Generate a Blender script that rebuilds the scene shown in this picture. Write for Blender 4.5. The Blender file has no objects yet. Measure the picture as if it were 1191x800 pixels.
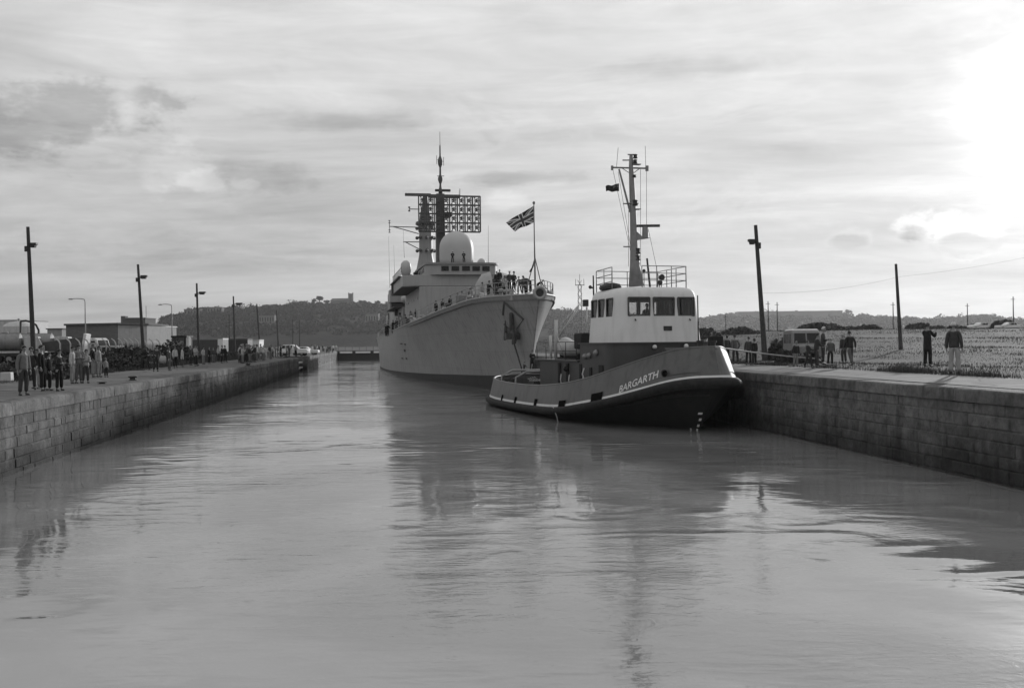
import bpy, bmesh, math, random
import numpy as np
from mathutils import Vector, Matrix, noise as mnoise
random.seed(7); rng = np.random.default_rng(7)
R = math.radians; PI = math.pi
scn = bpy.context.scene
COL = scn.collection
F = 1139.0; CX = 595.5; HY = 399.3; EYE = 3.75; ROLL = math.atan(.0105); CR, SR = math.cos(ROLL), math.sin(ROLL); YS = 1.0
def uv(px, py):                         # the camera is held slightly out of level
    dx, dy = px-CX, py-HY; return (dx*CR-dy*SR)/F, (dx*SR+dy*CR)/F
def P(px, py, Y):                       # direction seen at a point of the photograph, at distance Y -> world position
    u, v = uv(px, py); Y = Y*YS
    return Vector((u*Y, Y, EYE-v*Y))
def G(px, py, z):                       # where that direction meets the level z
    u, v = uv(px, py); Y = (EYE-z)/v
    return Vector((u*Y, Y, z))
def PR(p):                              # world -> photograph
    u, v = p.x/p.y*F, (EYE-p.z)/p.y*F
    return CX+u*CR+v*SR, HY-u*SR+v*CR
def lerp(a, b, t): return a+(b-a)*t
def tab(x, pts):
    if x <= pts[0][0]: return pts[0][1]
    for (a, b), (c, d) in zip(pts, pts[1:]):
        if x <= c: return b+(d-b)*(x-a)/(c-a)
    return pts[-1][1]
def stab(x, pts):                       # smooth table (Catmull-Rom)
    if x <= pts[0][0]: return pts[0][1]
    if x >= pts[-1][0]: return pts[-1][1]
    for i in range(len(pts)-1):
        if x <= pts[i+1][0]:
            x0, y0 = pts[i]; x1, y1 = pts[i+1]; h = x1-x0
            m0 = (y1-pts[i-1][1])/(x1-pts[i-1][0]) if i > 0 else (y1-y0)/h
            m1 = (pts[i+2][1]-y0)/(pts[i+2][0]-x0) if i+2 < len(pts) else (y1-y0)/h
            t = (x-x0)/h
            return (2*t**3-3*t*t+1)*y0+(t**3-2*t*t+t)*h*m0+(-2*t**3+3*t*t)*y1+(t**3-t*t)*h*m1

# ---------------------------------------------------------------- materials
MATS = {}
def mat(name, g, rough=.7, var=.15, scale=3.0, bump=0.0, bscale=20.0, metal=0.0, streak=0.0, spec=.4):
    if name in MATS: return MATS[name]
    m = bpy.data.materials.new(name); m.use_nodes = True
    nt = m.node_tree; N = nt.nodes; L = nt.links
    b = N['Principled BSDF']
    b.inputs['Roughness'].default_value = rough; b.inputs['Metallic'].default_value = metal
    b.inputs['Specular IOR Level'].default_value = spec
    tc = N.new('ShaderNodeTexCoord')
    n1 = N.new('ShaderNodeTexNoise'); n1.inputs['Scale'].default_value = scale; n1.inputs['Detail'].default_value = 6
    n1.inputs['Roughness'].default_value = .62
    L.new(tc.outputs['Object'], n1.inputs['Vector'])
    mr = N.new('ShaderNodeMapRange'); mr.inputs['From Min'].default_value = .28; mr.inputs['From Max'].default_value = .72
    mr.inputs['To Min'].default_value = g*(1-var); mr.inputs['To Max'].default_value = g*(1+var)
    L.new(n1.outputs['Fac'], mr.inputs['Value'])
    out = mr.outputs['Result']
    if streak > 0:
        mp = N.new('ShaderNodeMapping'); mp.inputs['Scale'].default_value = (1.6, 1.6, .12)
        n2 = N.new('ShaderNodeTexNoise'); n2.inputs['Scale'].default_value = 2.2; n2.inputs['Detail'].default_value = 7
        L.new(tc.outputs['Object'], mp.inputs['Vector']); L.new(mp.outputs['Vector'], n2.inputs['Vector'])
        m2 = N.new('ShaderNodeMapRange'); m2.inputs['From Min'].default_value = .5; m2.inputs['From Max'].default_value = .72
        m2.inputs['To Min'].default_value = 1.0; m2.inputs['To Max'].default_value = 1-streak
        L.new(n2.outputs['Fac'], m2.inputs['Value'])
        mm = N.new('ShaderNodeMath'); mm.operation = 'MULTIPLY'; L.new(out, mm.inputs[0]); L.new(m2.outputs['Result'], mm.inputs[1])
        out = mm.outputs[0]
    cc = N.new('ShaderNodeCombineColor')
    for k in range(3): L.new(out, cc.inputs[k])
    L.new(cc.outputs[0], b.inputs['Base Color'])
    if bump > 0:
        n3 = N.new('ShaderNodeTexNoise'); n3.inputs['Scale'].default_value = bscale; n3.inputs['Detail'].default_value = 5
        L.new(tc.outputs['Object'], n3.inputs['Vector'])
        bp = N.new('ShaderNodeBump'); bp.inputs['Distance'].default_value = bump; bp.inputs['Strength'].default_value = .8
        L.new(n3.outputs['Fac'], bp.inputs['Height']); L.new(bp.outputs['Normal'], b.inputs['Normal'])
    MATS[name] = m
    return m
def cloth(g):
    return mat('cloth_%03d' % int(g*1000), g, .9, .18, 9, .01, 40, spec=.15)
M_navy = mat('warship_grey_paint', .235, .55, .06, .35, .006, 1.2, streak=.16)
def hull_mat():
    m = mat('warship_hull_paint', .265, .5, .09, .4, .012, .9, streak=.3); N = m.node_tree.nodes; L = m.node_tree.links; b = N['Principled BSDF']
    tc = N.new('ShaderNodeTexCoord'); sp = N.new('ShaderNodeSeparateXYZ'); cb = N.new('ShaderNodeCombineXYZ'); L.new(tc.outputs['Object'], sp.inputs[0]); L.new(sp.outputs[1], cb.inputs[0]); L.new(sp.outputs[2], cb.inputs[1])
    br = N.new('ShaderNodeTexBrick'); br.inputs['Scale'].default_value = 1; br.inputs['Brick Width'].default_value = 5.5; br.inputs['Row Height'].default_value = 1.7; br.inputs['Mortar Size'].default_value = .035; br.inputs['Mortar Smooth'].default_value = .6
    for k, g in (('Color1', .96), ('Color2', 1.03), ('Mortar', .86)): br.inputs[k].default_value = (g, g, g, 1)
    L.new(cb.outputs[0], br.inputs['Vector']); old = b.inputs['Base Color'].links[0].from_socket
    mm = N.new('ShaderNodeMixRGB'); mm.blend_type = 'MULTIPLY'; mm.inputs[0].default_value = 1; L.new(old, mm.inputs[1]); L.new(br.outputs['Color'], mm.inputs[2]); L.new(mm.outputs[0], b.inputs['Base Color'])
    return m
M_hull = hull_mat()
M_navyd = mat('warship_light_grey', .31, .55, .07, .5, streak=.12)
M_dome = mat('radome_plastic', .42, .5, .04, .8)
M_boot = mat('boot_topping_black', .02, .6, .35, .8, .01, 3, streak=.3)
M_dk = mat('dark_deck_paint', .07, .8, .25, 1.5)
M_mast = mat('mast_dark_grey', .075, .6, .2, 2)
M_black = mat('black_paint', .017, .6, .3, 2, .004, 6, spec=.15)
M_void = mat('opening_shade', .006, .95, .1, 2, spec=.02)  # near-black, paints in the shade inside hull openings
M_rubber = mat('black_rubber', .022, .8, .4, 4, .02, 8, spec=.2)
M_glassd = mat('dark_window_glass', .010, .25, .1, 2, spec=.25)
M_white = mat('white_paint', .62, .45, .05, 1.2, streak=.12)
M_whited = mat('offwhite_paint', .42, .6, .15, 1.5, streak=.25)
M_tughull = mat('tug_bulwark_paint', .088, .42, .2, .9, .012, 1.6, streak=.32)
M_tughouse = mat('tug_deckhouse_paint', .045, .42, .15, 1.2, .004, 3, streak=.15)
M_wood = mat('weathered_pole_wood', .045, .9, .3, 6, .01, 30)
M_steel = mat('galvanised_steel', .22, .5, .15, 5, metal=.3)
M_iron = mat('dark_iron', .03, .6, .4, 6, .01, 20)
M_rope = mat('pale_rope', .33, .9, .2, 20)
M_skin = mat('skin', .20, .6, .05, 10)
M_eye = mat('dark_features', .02, .5, .1, 5)
M_hairs = {g: mat('hair_%03d' % int(g*1000), g, .7, .3, 30, .01, 60) for g in (.02, .06, .3, .5)}
M_shoe = mat('shoe_leather', .02, .4, .2, 8)
M_brickl = mat('pale_render_wall', .26, .85, .12, .8, streak=.2)
M_hs_ = mat('tank_paint', .2, .6, .2, 1.2, streak=.3)
M_canvas = mat('canvas_cover', .30, .85, .15, 3, .03, 4)

def glass_mat():
    m = bpy.data.materials.new('wheelhouse_glass'); m.use_nodes = True
    N = m.node_tree.nodes; L = m.node_tree.links
    N.remove(N['Principled BSDF'])
    t = N.new('ShaderNodeBsdfTransparent'); t.inputs[0].default_value = (.8, .8, .8, 1)
    g = N.new('ShaderNodeBsdfGlossy'); g.inputs['Roughness'].default_value = .03
    fr = N.new('ShaderNodeFresnel'); fr.inputs[0].default_value = 1.5
    mx = N.new('ShaderNodeMixShader')
    L.new(fr.outputs[0], mx.inputs[0]); L.new(t.outputs[0], mx.inputs[1]); L.new(g.outputs[0], mx.inputs[2])
    L.new(mx.outputs[0], N['Material Output'].inputs[0])
    return m
M_glass = glass_mat()

# ---------------------------------------------------------------- tags
def tag(o, label=None, cat=None, group=None, kind=None):
    if label: o['label'] = label
    if cat: o['category'] = cat
    if group: o['group'] = group
    if kind: o['kind'] = kind
    return o
def empty(name, loc=(0, 0, 0), rz=0, label=None, cat=None, group=None):
    o = bpy.data.objects.new(name, None); COL.objects.link(o)
    o.location = loc; o.rotation_euler = (0, 0, rz); o.empty_display_size = .3
    return tag(o, label, cat, group)
def copy_tree(o, parent=None):
    c = o.copy(); COL.objects.link(c); c.parent = parent
    for ch in [x for x in o.children]: copy_tree(ch, c)
    return c

# ---------------------------------------------------------------- mesh builder
class MB:
    def __init__(s): s.v = []; s.f = []; s.m = []; s.mi = 0
    def add(s, vs, fs):
        n = len(s.v); s.v += [tuple(v) for v in vs]
        s.f += [tuple(i+n for i in f) for f in fs]; s.m += [s.mi]*len(fs); return s
    def box(s, c, d, rz=0, taper=1.0):
        x, y, z = c; a, b, h = d[0]/2, d[1]/2, d[2]/2; co, si = math.cos(rz), math.sin(rz)
        vs = []
        for k, q in ((-h, 1), (h, taper)):
            for (i, j) in ((-a, -b), (a, -b), (a, b), (-a, b)):
                i *= q; j *= q
                vs.append((x+i*co-j*si, y+i*si+j*co, z+k))
        return s.add(vs, [(3, 2, 1, 0), (4, 5, 6, 7), (0, 1, 5, 4), (1, 2, 6, 5), (2, 3, 7, 6), (3, 0, 4, 7)])
    def b2(s, x0, x1, y0, y1, z0, z1):
        return s.box(((x0+x1)/2, (y0+y1)/2, (z0+z1)/2), (abs(x1-x0), abs(y1-y0), abs(z1-z0)))
    def tube(s, p0, p1, r0, r1=None, n=8, caps=True):
        return s.path([p0, p1], [r0, r0 if r1 is None else r1], n, caps)
    def path(s, pts, r, n=8, caps=True, closed=False):
        pts = [Vector(p) for p in pts]; k = len(pts)
        rs = r if isinstance(r, (list, tuple)) else [r]*k
        vs = []; up = None
        for i, p in enumerate(pts):
            if closed: t = pts[(i+1) % k]-pts[i-1]
            else: t = pts[min(i+1, k-1)]-pts[max(i-1, 0)]
            t.normalize()
            if up is None: up = Vector((0, 0, 1)) if abs(t.z) < .9 else Vector((1, 0, 0))
            a = t.cross(up)
            if a.length < 1e-4: a = t.cross(Vector((0, 1, 0)))
            a.normalize(); b = a.cross(t).normalized(); up = b
            for j in range(n):
                an = 2*PI*j/n
                vs.append(p+(a*math.cos(an)+b*math.sin(an))*rs[i])
        fs = []
        for i in range(k if closed else k-1):
            i2 = (i+1) % k
            for j in range(n):
                fs.append((i*n+j, i*n+(j+1) % n, i2*n+(j+1) % n, i2*n+j))
        if caps and not closed:
            fs.append(tuple(range(n))); fs.append(tuple((k-1)*n+j for j in reversed(range(n))))
        return s.add(vs, fs)
    def lathe(s, c, prof, n=16, sx=1, sy=1):
        vs = []; k = len(prof)
        for (r, z) in prof:
            for j in range(n):
                a = 2*PI*j/n; vs.append((c[0]+r*sx*math.cos(a), c[1]+r*sy*math.sin(a), c[2]+z))
        fs = []
        for i in range(k-1):
            for j in range(n): fs.append((i*n+j, i*n+(j+1) % n, (i+1)*n+(j+1) % n, (i+1)*n+j))
        fs.append(tuple(reversed(range(n)))); fs.append(tuple((k-1)*n+j for j in range(n)))
        return s.add(vs, fs)
    def ball(s, c, r, n=10, sz=1.0):
        k = max(5, n//2+1)
        return s.lathe(c, [(max(.001, r*math.sin(PI*i/k)), -r*sz*math.cos(PI*i/k)) for i in range(k+1)], n)
    def loft(s, rings, closed=False, caps=False):
        n = len(rings[0]); vs = [v for r in rings for v in r]; fs = []
        for i in range(len(rings)-1):
            for j in range(n if closed else n-1):
                j2 = (j+1) % n; fs.append((i*n+j, i*n+j2, (i+1)*n+j2, (i+1)*n+j))
        if caps: fs.append(tuple(reversed(range(n)))); fs.append(tuple((len(rings)-1)*n+j for j in range(n)))
        return s.add(vs, fs)
    def disc(s, c, nrm, r, n=14, thick=.03):
        nrm = Vector(nrm).normalized(); c = Vector(c)
        return s.tube(c, c+nrm*thick, r, r, n)
    def build(s, name, m, parent=None, smooth=False, bevel=0, kind=None, auto=None):
        me = bpy.data.meshes.new(name); me.from_pydata(s.v, [], s.f); me.validate()
        ms = m if isinstance(m, (list, tuple)) else [m]
        for q in ms: me.materials.append(q)
        if len(ms) > 1 and len(me.polygons) == len(s.m): me.polygons.foreach_set('material_index', s.m)
        bm = bmesh.new(); bm.from_mesh(me); bmesh.ops.recalc_face_normals(bm, faces=bm.faces); bm.to_mesh(me); bm.free()
        if smooth: me.polygons.foreach_set('use_smooth', [True]*len(me.polygons))
        if auto: 
            me.polygons.foreach_set('use_smooth', [True]*len(me.polygons)); me.set_sharp_from_angle(angle=R(auto))
        o = bpy.data.objects.new(name, me); COL.objects.link(o)
        if parent is not None: o.parent = parent
        if bevel:
            b = o.modifiers.new('bevel', 'BEVEL'); b.width = bevel; b.segments = 2; b.limit_method = 'ANGLE'
        if kind: o['kind'] = kind
        return o
def grid_np(name, V, n, m_, mtl, smooth=True, kind=None):          # V: (n*m,3) regular grid
    i, j = np.meshgrid(np.arange(n-1), np.arange(m_-1), indexing='ij')
    a = (i*m_+j).ravel(); fs = np.stack([a, a+m_, a+m_+1, a+1], 1)
    return raw_np(name, V, fs, mtl, smooth, kind)
def raw_np(name, V, fs, mtl, smooth=False, kind=None, parent=None):
    me = bpy.data.meshes.new(name); k = fs.shape[1]
    me.vertices.add(len(V)); me.vertices.foreach_set('co', np.asarray(V, np.float32).ravel())
    me.loops.add(fs.size); me.loops.foreach_set('vertex_index', fs.astype(np.int32).ravel())
    me.polygons.add(len(fs)); me.polygons.foreach_set('loop_start', (np.arange(len(fs))*k).astype(np.int32))
    me.polygons.foreach_set('use_smooth', np.full(len(fs), smooth))
    me.update(calc_edges=True); me.materials.append(mtl)
    o = bpy.data.objects.new(name, me); COL.objects.link(o)
    if kind: o['kind'] = kind
    if parent is not None: o.parent = parent
    return o

# ---------------------------------------------------------------- camera, sun, sky
cam = bpy.data.cameras.new('camera'); co = bpy.data.objects.new('camera', cam); COL.objects.link(co)
cam.sensor_width = 36; cam.lens = 36*F/1191; cam.clip_end = 12000; cam.clip_start = .1
co.location = (0, 0, EYE); co.matrix_world = Matrix.Translation((0, 0, EYE)) @ Matrix.Rotation(R(90)+math.atan((HY-400)/F), 4, 'X') @ Matrix.Rotation(-ROLL, 4, 'Z')
scn.camera = co
SUN_AZ, SUN_EL = 29.5, 11.5                     # degrees to the right of the view, above the horizon
sd = Vector((math.sin(R(SUN_AZ))*math.cos(R(SUN_EL)), math.cos(R(SUN_AZ))*math.cos(R(SUN_EL)), math.sin(R(SUN_EL))))
sl = bpy.data.lights.new('sun', 'SUN'); sl.energy = 2.4; sl.angle = R(1.5); sl.color = (1, 1, 1)
so = bpy.data.objects.new('sun', sl); COL.objects.link(so); so.rotation_euler = (-sd).to_track_quat('-Z', 'Y').to_euler()
W = bpy.data.worlds.new('World'); scn.world = W; W.use_nodes = True
def world():
    nt = W.node_tree; N = nt.nodes; L = nt.links
    bg = N['Background']; bg.inputs['Strength'].default_value = .1
    sky = N.new('ShaderNodeTexSky'); sky.sky_type = 'NISHITA'; sky.sun_disc = False
    sky.sun_elevation = R(SUN_EL); sky.sun_rotation = R(SUN_AZ); sky.dust_density = 2.0; sky.air_density = 1.0
    bw = N.new('ShaderNodeRGBToBW'); L.new(sky.outputs[0], bw.inputs[0])
    def val(x):
        return x
    def math_(op, a, b=None, c=None, clamp=False):
        n = N.new('ShaderNodeMath'); n.operation = op; n.use_clamp = clamp
        for i, q in enumerate((a, b, c)):
            if q is None: continue
            if isinstance(q, (int, float)): n.inputs[i].default_value = q
            else: L.new(q, n.inputs[i])
        return n.outputs[0]
    tc = N.new('ShaderNodeTexCoord'); sep = N.new('ShaderNodeSeparateXYZ'); L.new(tc.outputs['Generated'], sep.inputs[0])
    x, y, z = sep.outputs
    zz = math_('ADD', math_('MAXIMUM', z, 0.0), .13)
    px = math_('DIVIDE', x, zz); py = math_('DIVIDE', y, zz)
    az = math_('ARCTAN2', x, y); el = math_('ARCSINE', z)
    def noise(vec, scale, detail=8, rough=.55, dist=0.0):
        n = N.new('ShaderNodeTexNoise'); n.inputs['Scale'].default_value = scale; n.inputs['Detail'].default_value = detail
        n.inputs['Roughness'].default_value = rough; n.inputs['Distortion'].default_value = dist
        L.new(vec, n.inputs['Vector']); return n.outputs['Fac']
    def comb(a, b, c=0.0):
        n = N.new('ShaderNodeCombineXYZ')
        for i, q in enumerate((a, b, c)):
            if isinstance(q, (int, float)): n.inputs[i].default_value = q
            else: L.new(q, n.inputs[i])
        return n.outputs[0]
    def mrange(v, a, b, c, d, smooth=True):
        n = N.new('ShaderNodeMapRange'); n.interpolation_type = 'SMOOTHSTEP' if smooth else 'LINEAR'
        L.new(v, n.inputs[0])
        for i, q in zip((1, 2, 3, 4), (a, b, c, d)): n.inputs[i].default_value = q
        return n.outputs[0]
    sheet = noise(comb(math_('MULTIPLY', px, .55), py), .8, 10, .62, .6)     # the high cloud sheet
    fine = noise(comb(math_('MULTIPLY', px, .5), math_('MULTIPLY', py, 1.3), 3.0), 3.0, 9, .66, .7)
    flat = noise(comb(math_('MULTIPLY', az, 1.6), math_('MULTIPLY', el, 13.0), 7.0), 2.6, 10, .62, .8)  # flat streaks low down
    dot = N.new('ShaderNodeVectorMath'); dot.operation = 'DOT_PRODUCT'
    L.new(tc.outputs['Generated'], dot.inputs[0]); dot.inputs[1].default_value = sd
    dt = math_('MAXIMUM', dot.outputs['Value'], 0.0)
    glow = math_('ADD', math_('MULTIPLY', math_('POWER', dt, 500.0), 7.0), math_('MULTIPLY', math_('POWER', dt, 90.0), .9))
    glow = math_('ADD', glow, math_('MULTIPLY', math_('POWER', dt, 4.5), 1.15))
    base = math_('ADD', 3.85, glow)
    base = math_('ADD', base, mrange(el, .02, .36, -.4, 1.35))
    warp = N.new('ShaderNodeTexNoise'); warp.inputs['Scale'].default_value = 11; warp.inputs['Detail'].default_value = 8; warp.inputs['Roughness'].default_value = .6
    L.new(comb(az, math_('MULTIPLY', el, 1.6)), warp.inputs['Vector'])
    wf = math_('MULTIPLY', math_('SUBTRACT', warp.outputs['Fac'], .5), 1.8)
    def blob(ppx, ppy, wpx, hpx, amt, soft=.9, w=1.6, edge=0.0):              # one cloud at a sky direction
        a0 = math.atan((ppx-CX)/F); e0 = math.atan((HY-ppy)/F*math.cos(a0))
        dx = math_('DIVIDE', math_('SUBTRACT', az, a0), wpx/F); dy = math_('DIVIDE', math_('SUBTRACT', el, e0), hpx/F)
        d = math_('SQRT', math_('ADD', math_('MULTIPLY', dx, dx), math_('MULTIPLY', dy, dy)))
        d = math_('ADD', d, math_('MULTIPLY', wf, w))
        m = mrange(d, 1.0-soft, 1.0+soft*.2, amt, 0.0)
        return m
    mult = math_('ADD', .42, math_('MULTIPLY', sheet, 1.16))
    mult = math_('MULTIPLY', mult, math_('ADD', .80, math_('MULTIPLY', fine, .40)))
    mult = math_('MULTIPLY', mult, math_('ADD', .74, math_('MULTIPLY', flat, .52)))
    blobs = [(92, 138, 92, 48, -0.31, 0.45, 2.3), (150, 150, 60, 22, -0.112, 0.6, 2.2), (205, 185, 42, 30, 0.163, 0.6, 3.6), (234, 208, 24, 14, 0.213, 0.5, 3.8), (150, 130, 16, 40, 0.15, 0.7, 2.2), (300, 205, 65, 20, -0.196, 0.7, 2.2), (290, 210, 18, 8, 0.163, 0.5, 3.4), (430, 140, 140, 16, -0.28, 0.8, 1.3), (610, 208, 80, 10, -0.28, 0.6, 1.2), (590, 235, 32, 14, 0.225, 0.7, 2.0), (820, 82, 130, 16, -0.168, 0.8, 1.5), (200, 285, 40, 16, -0.098, 0.7, 2), (110, 262, 130, 10, -0.084, 0.8, 1.5), (1062, 272, 30, 18, 0.375, 0.35, 2.2), (1060, 279, 21, 13, -0.588, 0.5, 2.0), (1135, 276, 48, 20, 0.325, 0.35, 2.6), (1130, 288, 40, 12, -0.476, 0.6, 2.2), (990, 280, 28, 13, 0.125, 0.4, 2.2), (988, 284, 22, 10, -0.28, 0.5, 2.0), (1000, 300, 150, 10, 0.062, 0.8, 1.5), (640, 330, 180, 14, 0.075, 0.9, 1.5), (900, 190, 130, 16, -0.084, 0.8, 1.5), (760, 205, 60, 12, -0.098, 0.8, 1.5), (700, 240, 120, 8, -0.084, 0.8, 1.5)]
    for b in blobs: mult = math_('ADD', mult, blob(*b))
    # heaped clouds low down, pale edged
    cum = noise(comb(math_('MULTIPLY', az, 5.0), math_('MULTIPLY', el, 13.0), 2.0), 1.5, 10, .62, .5)
    band = math_('MULTIPLY', mrange(el, .03, .09, 0.0, 1.0), mrange(el, .16, .34, 1.0, 0.25))
    mult = math_('ADD', mult, math_('MULTIPLY', math_('SUBTRACT', mrange(cum, .48, .60, 0.0, 1.0), math_('MULTIPLY', mrange(cum, .56, .70, 0.0, 1.0), 1.7)), math_('MULTIPLY', band, .085)))
    mult = math_('MAXIMUM', mult, .3)
    cloud = math_('MULTIPLY', base, mult)
    tot = math_('ADD', cloud, math_('MULTIPLY', bw.outputs[0], .03))
    lowf = mrange(z, -.06, .0, .35, 1.0)
    tot = math_('MULTIPLY', tot, lowf)
    cc = N.new('ShaderNodeCombineColor')
    for k in range(3): L.new(tot, cc.inputs[k])
    L.new(cc.outputs[0], bg.inputs['Color'])
world()
W.cycles.sampling_method = 'MANUAL'; W.cycles.sample_map_resolution = 1024
scn.view_settings.view_transform = 'Standard'; scn.view_settings.look = 'None'
scn.view_settings.exposure = .27; scn.view_settings.gamma = 1
scn.render.engine = 'CYCLES'
scn.cycles.max_bounces = 6; scn.cycles.transparent_max_bounces = 12; scn.cycles.volume_bounces = 0
scn.cycles.use_denoising = True; scn.cycles.denoising_prefilter = 'ACCURATE'; scn.cycles.sample_clamp_direct = 1.2; scn.cycles.sample_clamp_indirect = .8
# ---------------------------------------------------------------- lock frame
LA = math.atan(-149.5/F)                       # direction of the lock's axis
U = Vector((math.sin(LA), math.cos(LA), 0)); V = Vector((math.cos(LA), -math.sin(LA), 0))
def LK(lat, along, z=0): return V*lat+U*along+Vector((0, 0, z))     # lock coordinates -> world
ZL, ZR, ZG = 2.16, 2.41, 2.50                  # left quay, right coping, right field
LATL, LATR = -11.05, 15.6

# water
def water_mat():
    m = bpy.data.materials.new('silty_dock_water'); m.use_nodes = True
    nt = m.node_tree; N = nt.nodes; L = nt.links; b = N['Principled BSDF']
    b.inputs['Roughness'].default_value = .03; b.inputs['IOR'].default_value = 1.8
    b.inputs['Specular IOR Level'].default_value = .5
    tc = N.new('ShaderNodeTexCoord')
    def mp(sx, sy, rz=0, off=0):
        n = N.new('ShaderNodeMapping'); n.inputs['Scale'].default_value = (sx, sy, 1); n.inputs['Rotation'].default_value = (0, 0, rz)
        n.inputs['Location'].default_value = (off, off*.7, 0)
        L.new(tc.outputs['Object'], n.inputs['Vector']); return n.outputs[0]
    def no(vec, sc, det=3, ro=.5, dist=0.0):
        n = N.new('ShaderNodeTexNoise'); n.inputs['Scale'].default_value = sc; n.inputs['Detail'].default_value = det
        n.inputs['Roughness'].default_value = ro; n.inputs['Distortion'].default_value = dist
        L.new(vec, n.inputs['Vector']); return n.outputs['Fac']
    def mth(op, a, b_):
        n = N.new('ShaderNodeMath'); n.operation = op
        for i, q in enumerate((a, b_)):
            if isinstance(q, (int, float)): n.inputs[i].default_value = q
            else: L.new(q, n.inputs[i])
        return n.outputs[0]
    def mr(v, a, c, d, e):
        n = N.new('ShaderNodeMapRange'); n.interpolation_type = 'SMOOTHSTEP'; L.new(v, n.inputs[0])
        for i, q in zip((1, 2, 3, 4), (a, c, d, e)): n.inputs[i].default_value = q
        return n.outputs[0]
    calm = no(mp(1, 1, 0, 3), .07, 3, .5, .6)                       # patches of calm and ruffled water
    ruff = mr(calm, .45, .60, .0, 1.0)
    swell = no(mp(.7, 1, .25), .55, 2, .45, 1.2)                    # boils pushed by the propellers
    mid = no(mp(.30, 1.0, -.08, 5), 2.1, 3, .5, .8)
    fine = no(mp(.35, 1.0, .08, 9), 7.5, 3, .55, .5)
    h = mth('ADD', mth('MULTIPLY', swell, .016), mth('MULTIPLY', mth('MULTIPLY', mid, mth('ADD', ruff, .18)), .019))
    
    # eddies where currents meet: ridged, broken creases in patches
    rd = N.new('ShaderNodeTexNoise'); rd.noise_type = 'RIDGED_MULTIFRACTAL'; rd.inputs['Scale'].default_value = .55; rd.inputs['Detail'].default_value = 5
    rd.inputs['Roughness'].default_value = .62; rd.inputs['Distortion'].default_value = 1.3; L.new(mp(.6, 1, .3, 21), rd.inputs['Vector'])
    gate = mr(no(mp(1, 1, 0, 33), .13, 3), .44, .62, 0, 1)
    eddy = mth('MULTIPLY', mth('MULTIPLY', rd.outputs['Fac'], gate), .06)
    micro = no(mp(.5, 1.0, .2, 17), 19.0, 3, .6, .4)
    h = mth('ADD', h, mth('MULTIPLY', fine, mth('ADD', .0014, mth('MULTIPLY', ruff, .0045))))
    h = mth('ADD', h, mth('MULTIPLY', micro, mth('ADD', .0002, mth('MULTIPLY', ruff, .0007))))
    h = mth('ADD', h, eddy)
    wl = no(mp(.75, 1.0, .35, 61), 3.2, 4, .6, 1.8)                 # short steep wavelets of the wash
    wash = mr(no(mp(1, 1, 0, 71), .10, 3, .5, .8), .46, .62, .0, 1.0)
    h = mth('ADD', h, mth('MULTIPLY', mth('MULTIPLY', wl, wash), .0075))
    bp = N.new('ShaderNodeBump'); bp.inputs['Distance'].default_value = 1.0; bp.inputs['Strength'].default_value = 1.0
    L.new(h, bp.inputs['Height']); L.new(bp.outputs[0], b.inputs['Normal'])
    silt = mr(no(mp(1, 1, 0, 13), .16, 4, .55, 1.0), .35, .65, .18, .245)
    col = silt
    cc = N.new('ShaderNodeCombineColor')
    for k in range(3): L.new(col, cc.inputs[k])
    L.new(cc.outputs[0], b.inputs['Base Color'])
    return m
wm = water_mat()
# real wave relief near the camera
nx, ny = 420, 420
xs = np.linspace(0, 1, nx); ys = np.linspace(0, 1, ny)
lat = -14.6+33*xs; alo = -6+ (ys**2.0)*270
A_, B_ = np.meshgrid(lat, alo, indexing='ij')
X = V.x*A_+U.x*B_; Y = V.y*A_+U.y*B_
def waves(X, Y, n=46):
    h = np.zeros_like(X); r = np.random.default_rng(11)
    for k in range(n):
        lam = 10**r.uniform(-.12, .75); th = R(r.normal(75, 32)) if r.random() < .7 else r.uniform(0, PI)
        kk = 2*PI/lam; amp = .00075*lam**1.0
        h += amp*np.sin(kk*(X*math.cos(th)+Y*math.sin(th))+r.uniform(0, 2*PI)+.9*np.sin(.11*X+.17*Y+k))
    env = .55+.45*np.sin(.13*X+.9*np.sin(.06*Y)+1)*np.cos(.09*Y-.5+.5*np.sin(.1*X))
    return h*env
dist = np.sqrt(X*X+Y*Y)
Z = waves(X, Y)*np.clip(1.2-dist/120, .12, 1)
edge = np.minimum(A_+14.6, 18.4-A_); Z = Z*np.clip(edge/2, 0, 1)
grid_np('water', np.stack([X, Y, Z], -1).reshape(-1, 3), nx, ny, wm, True, 'structure')

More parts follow.
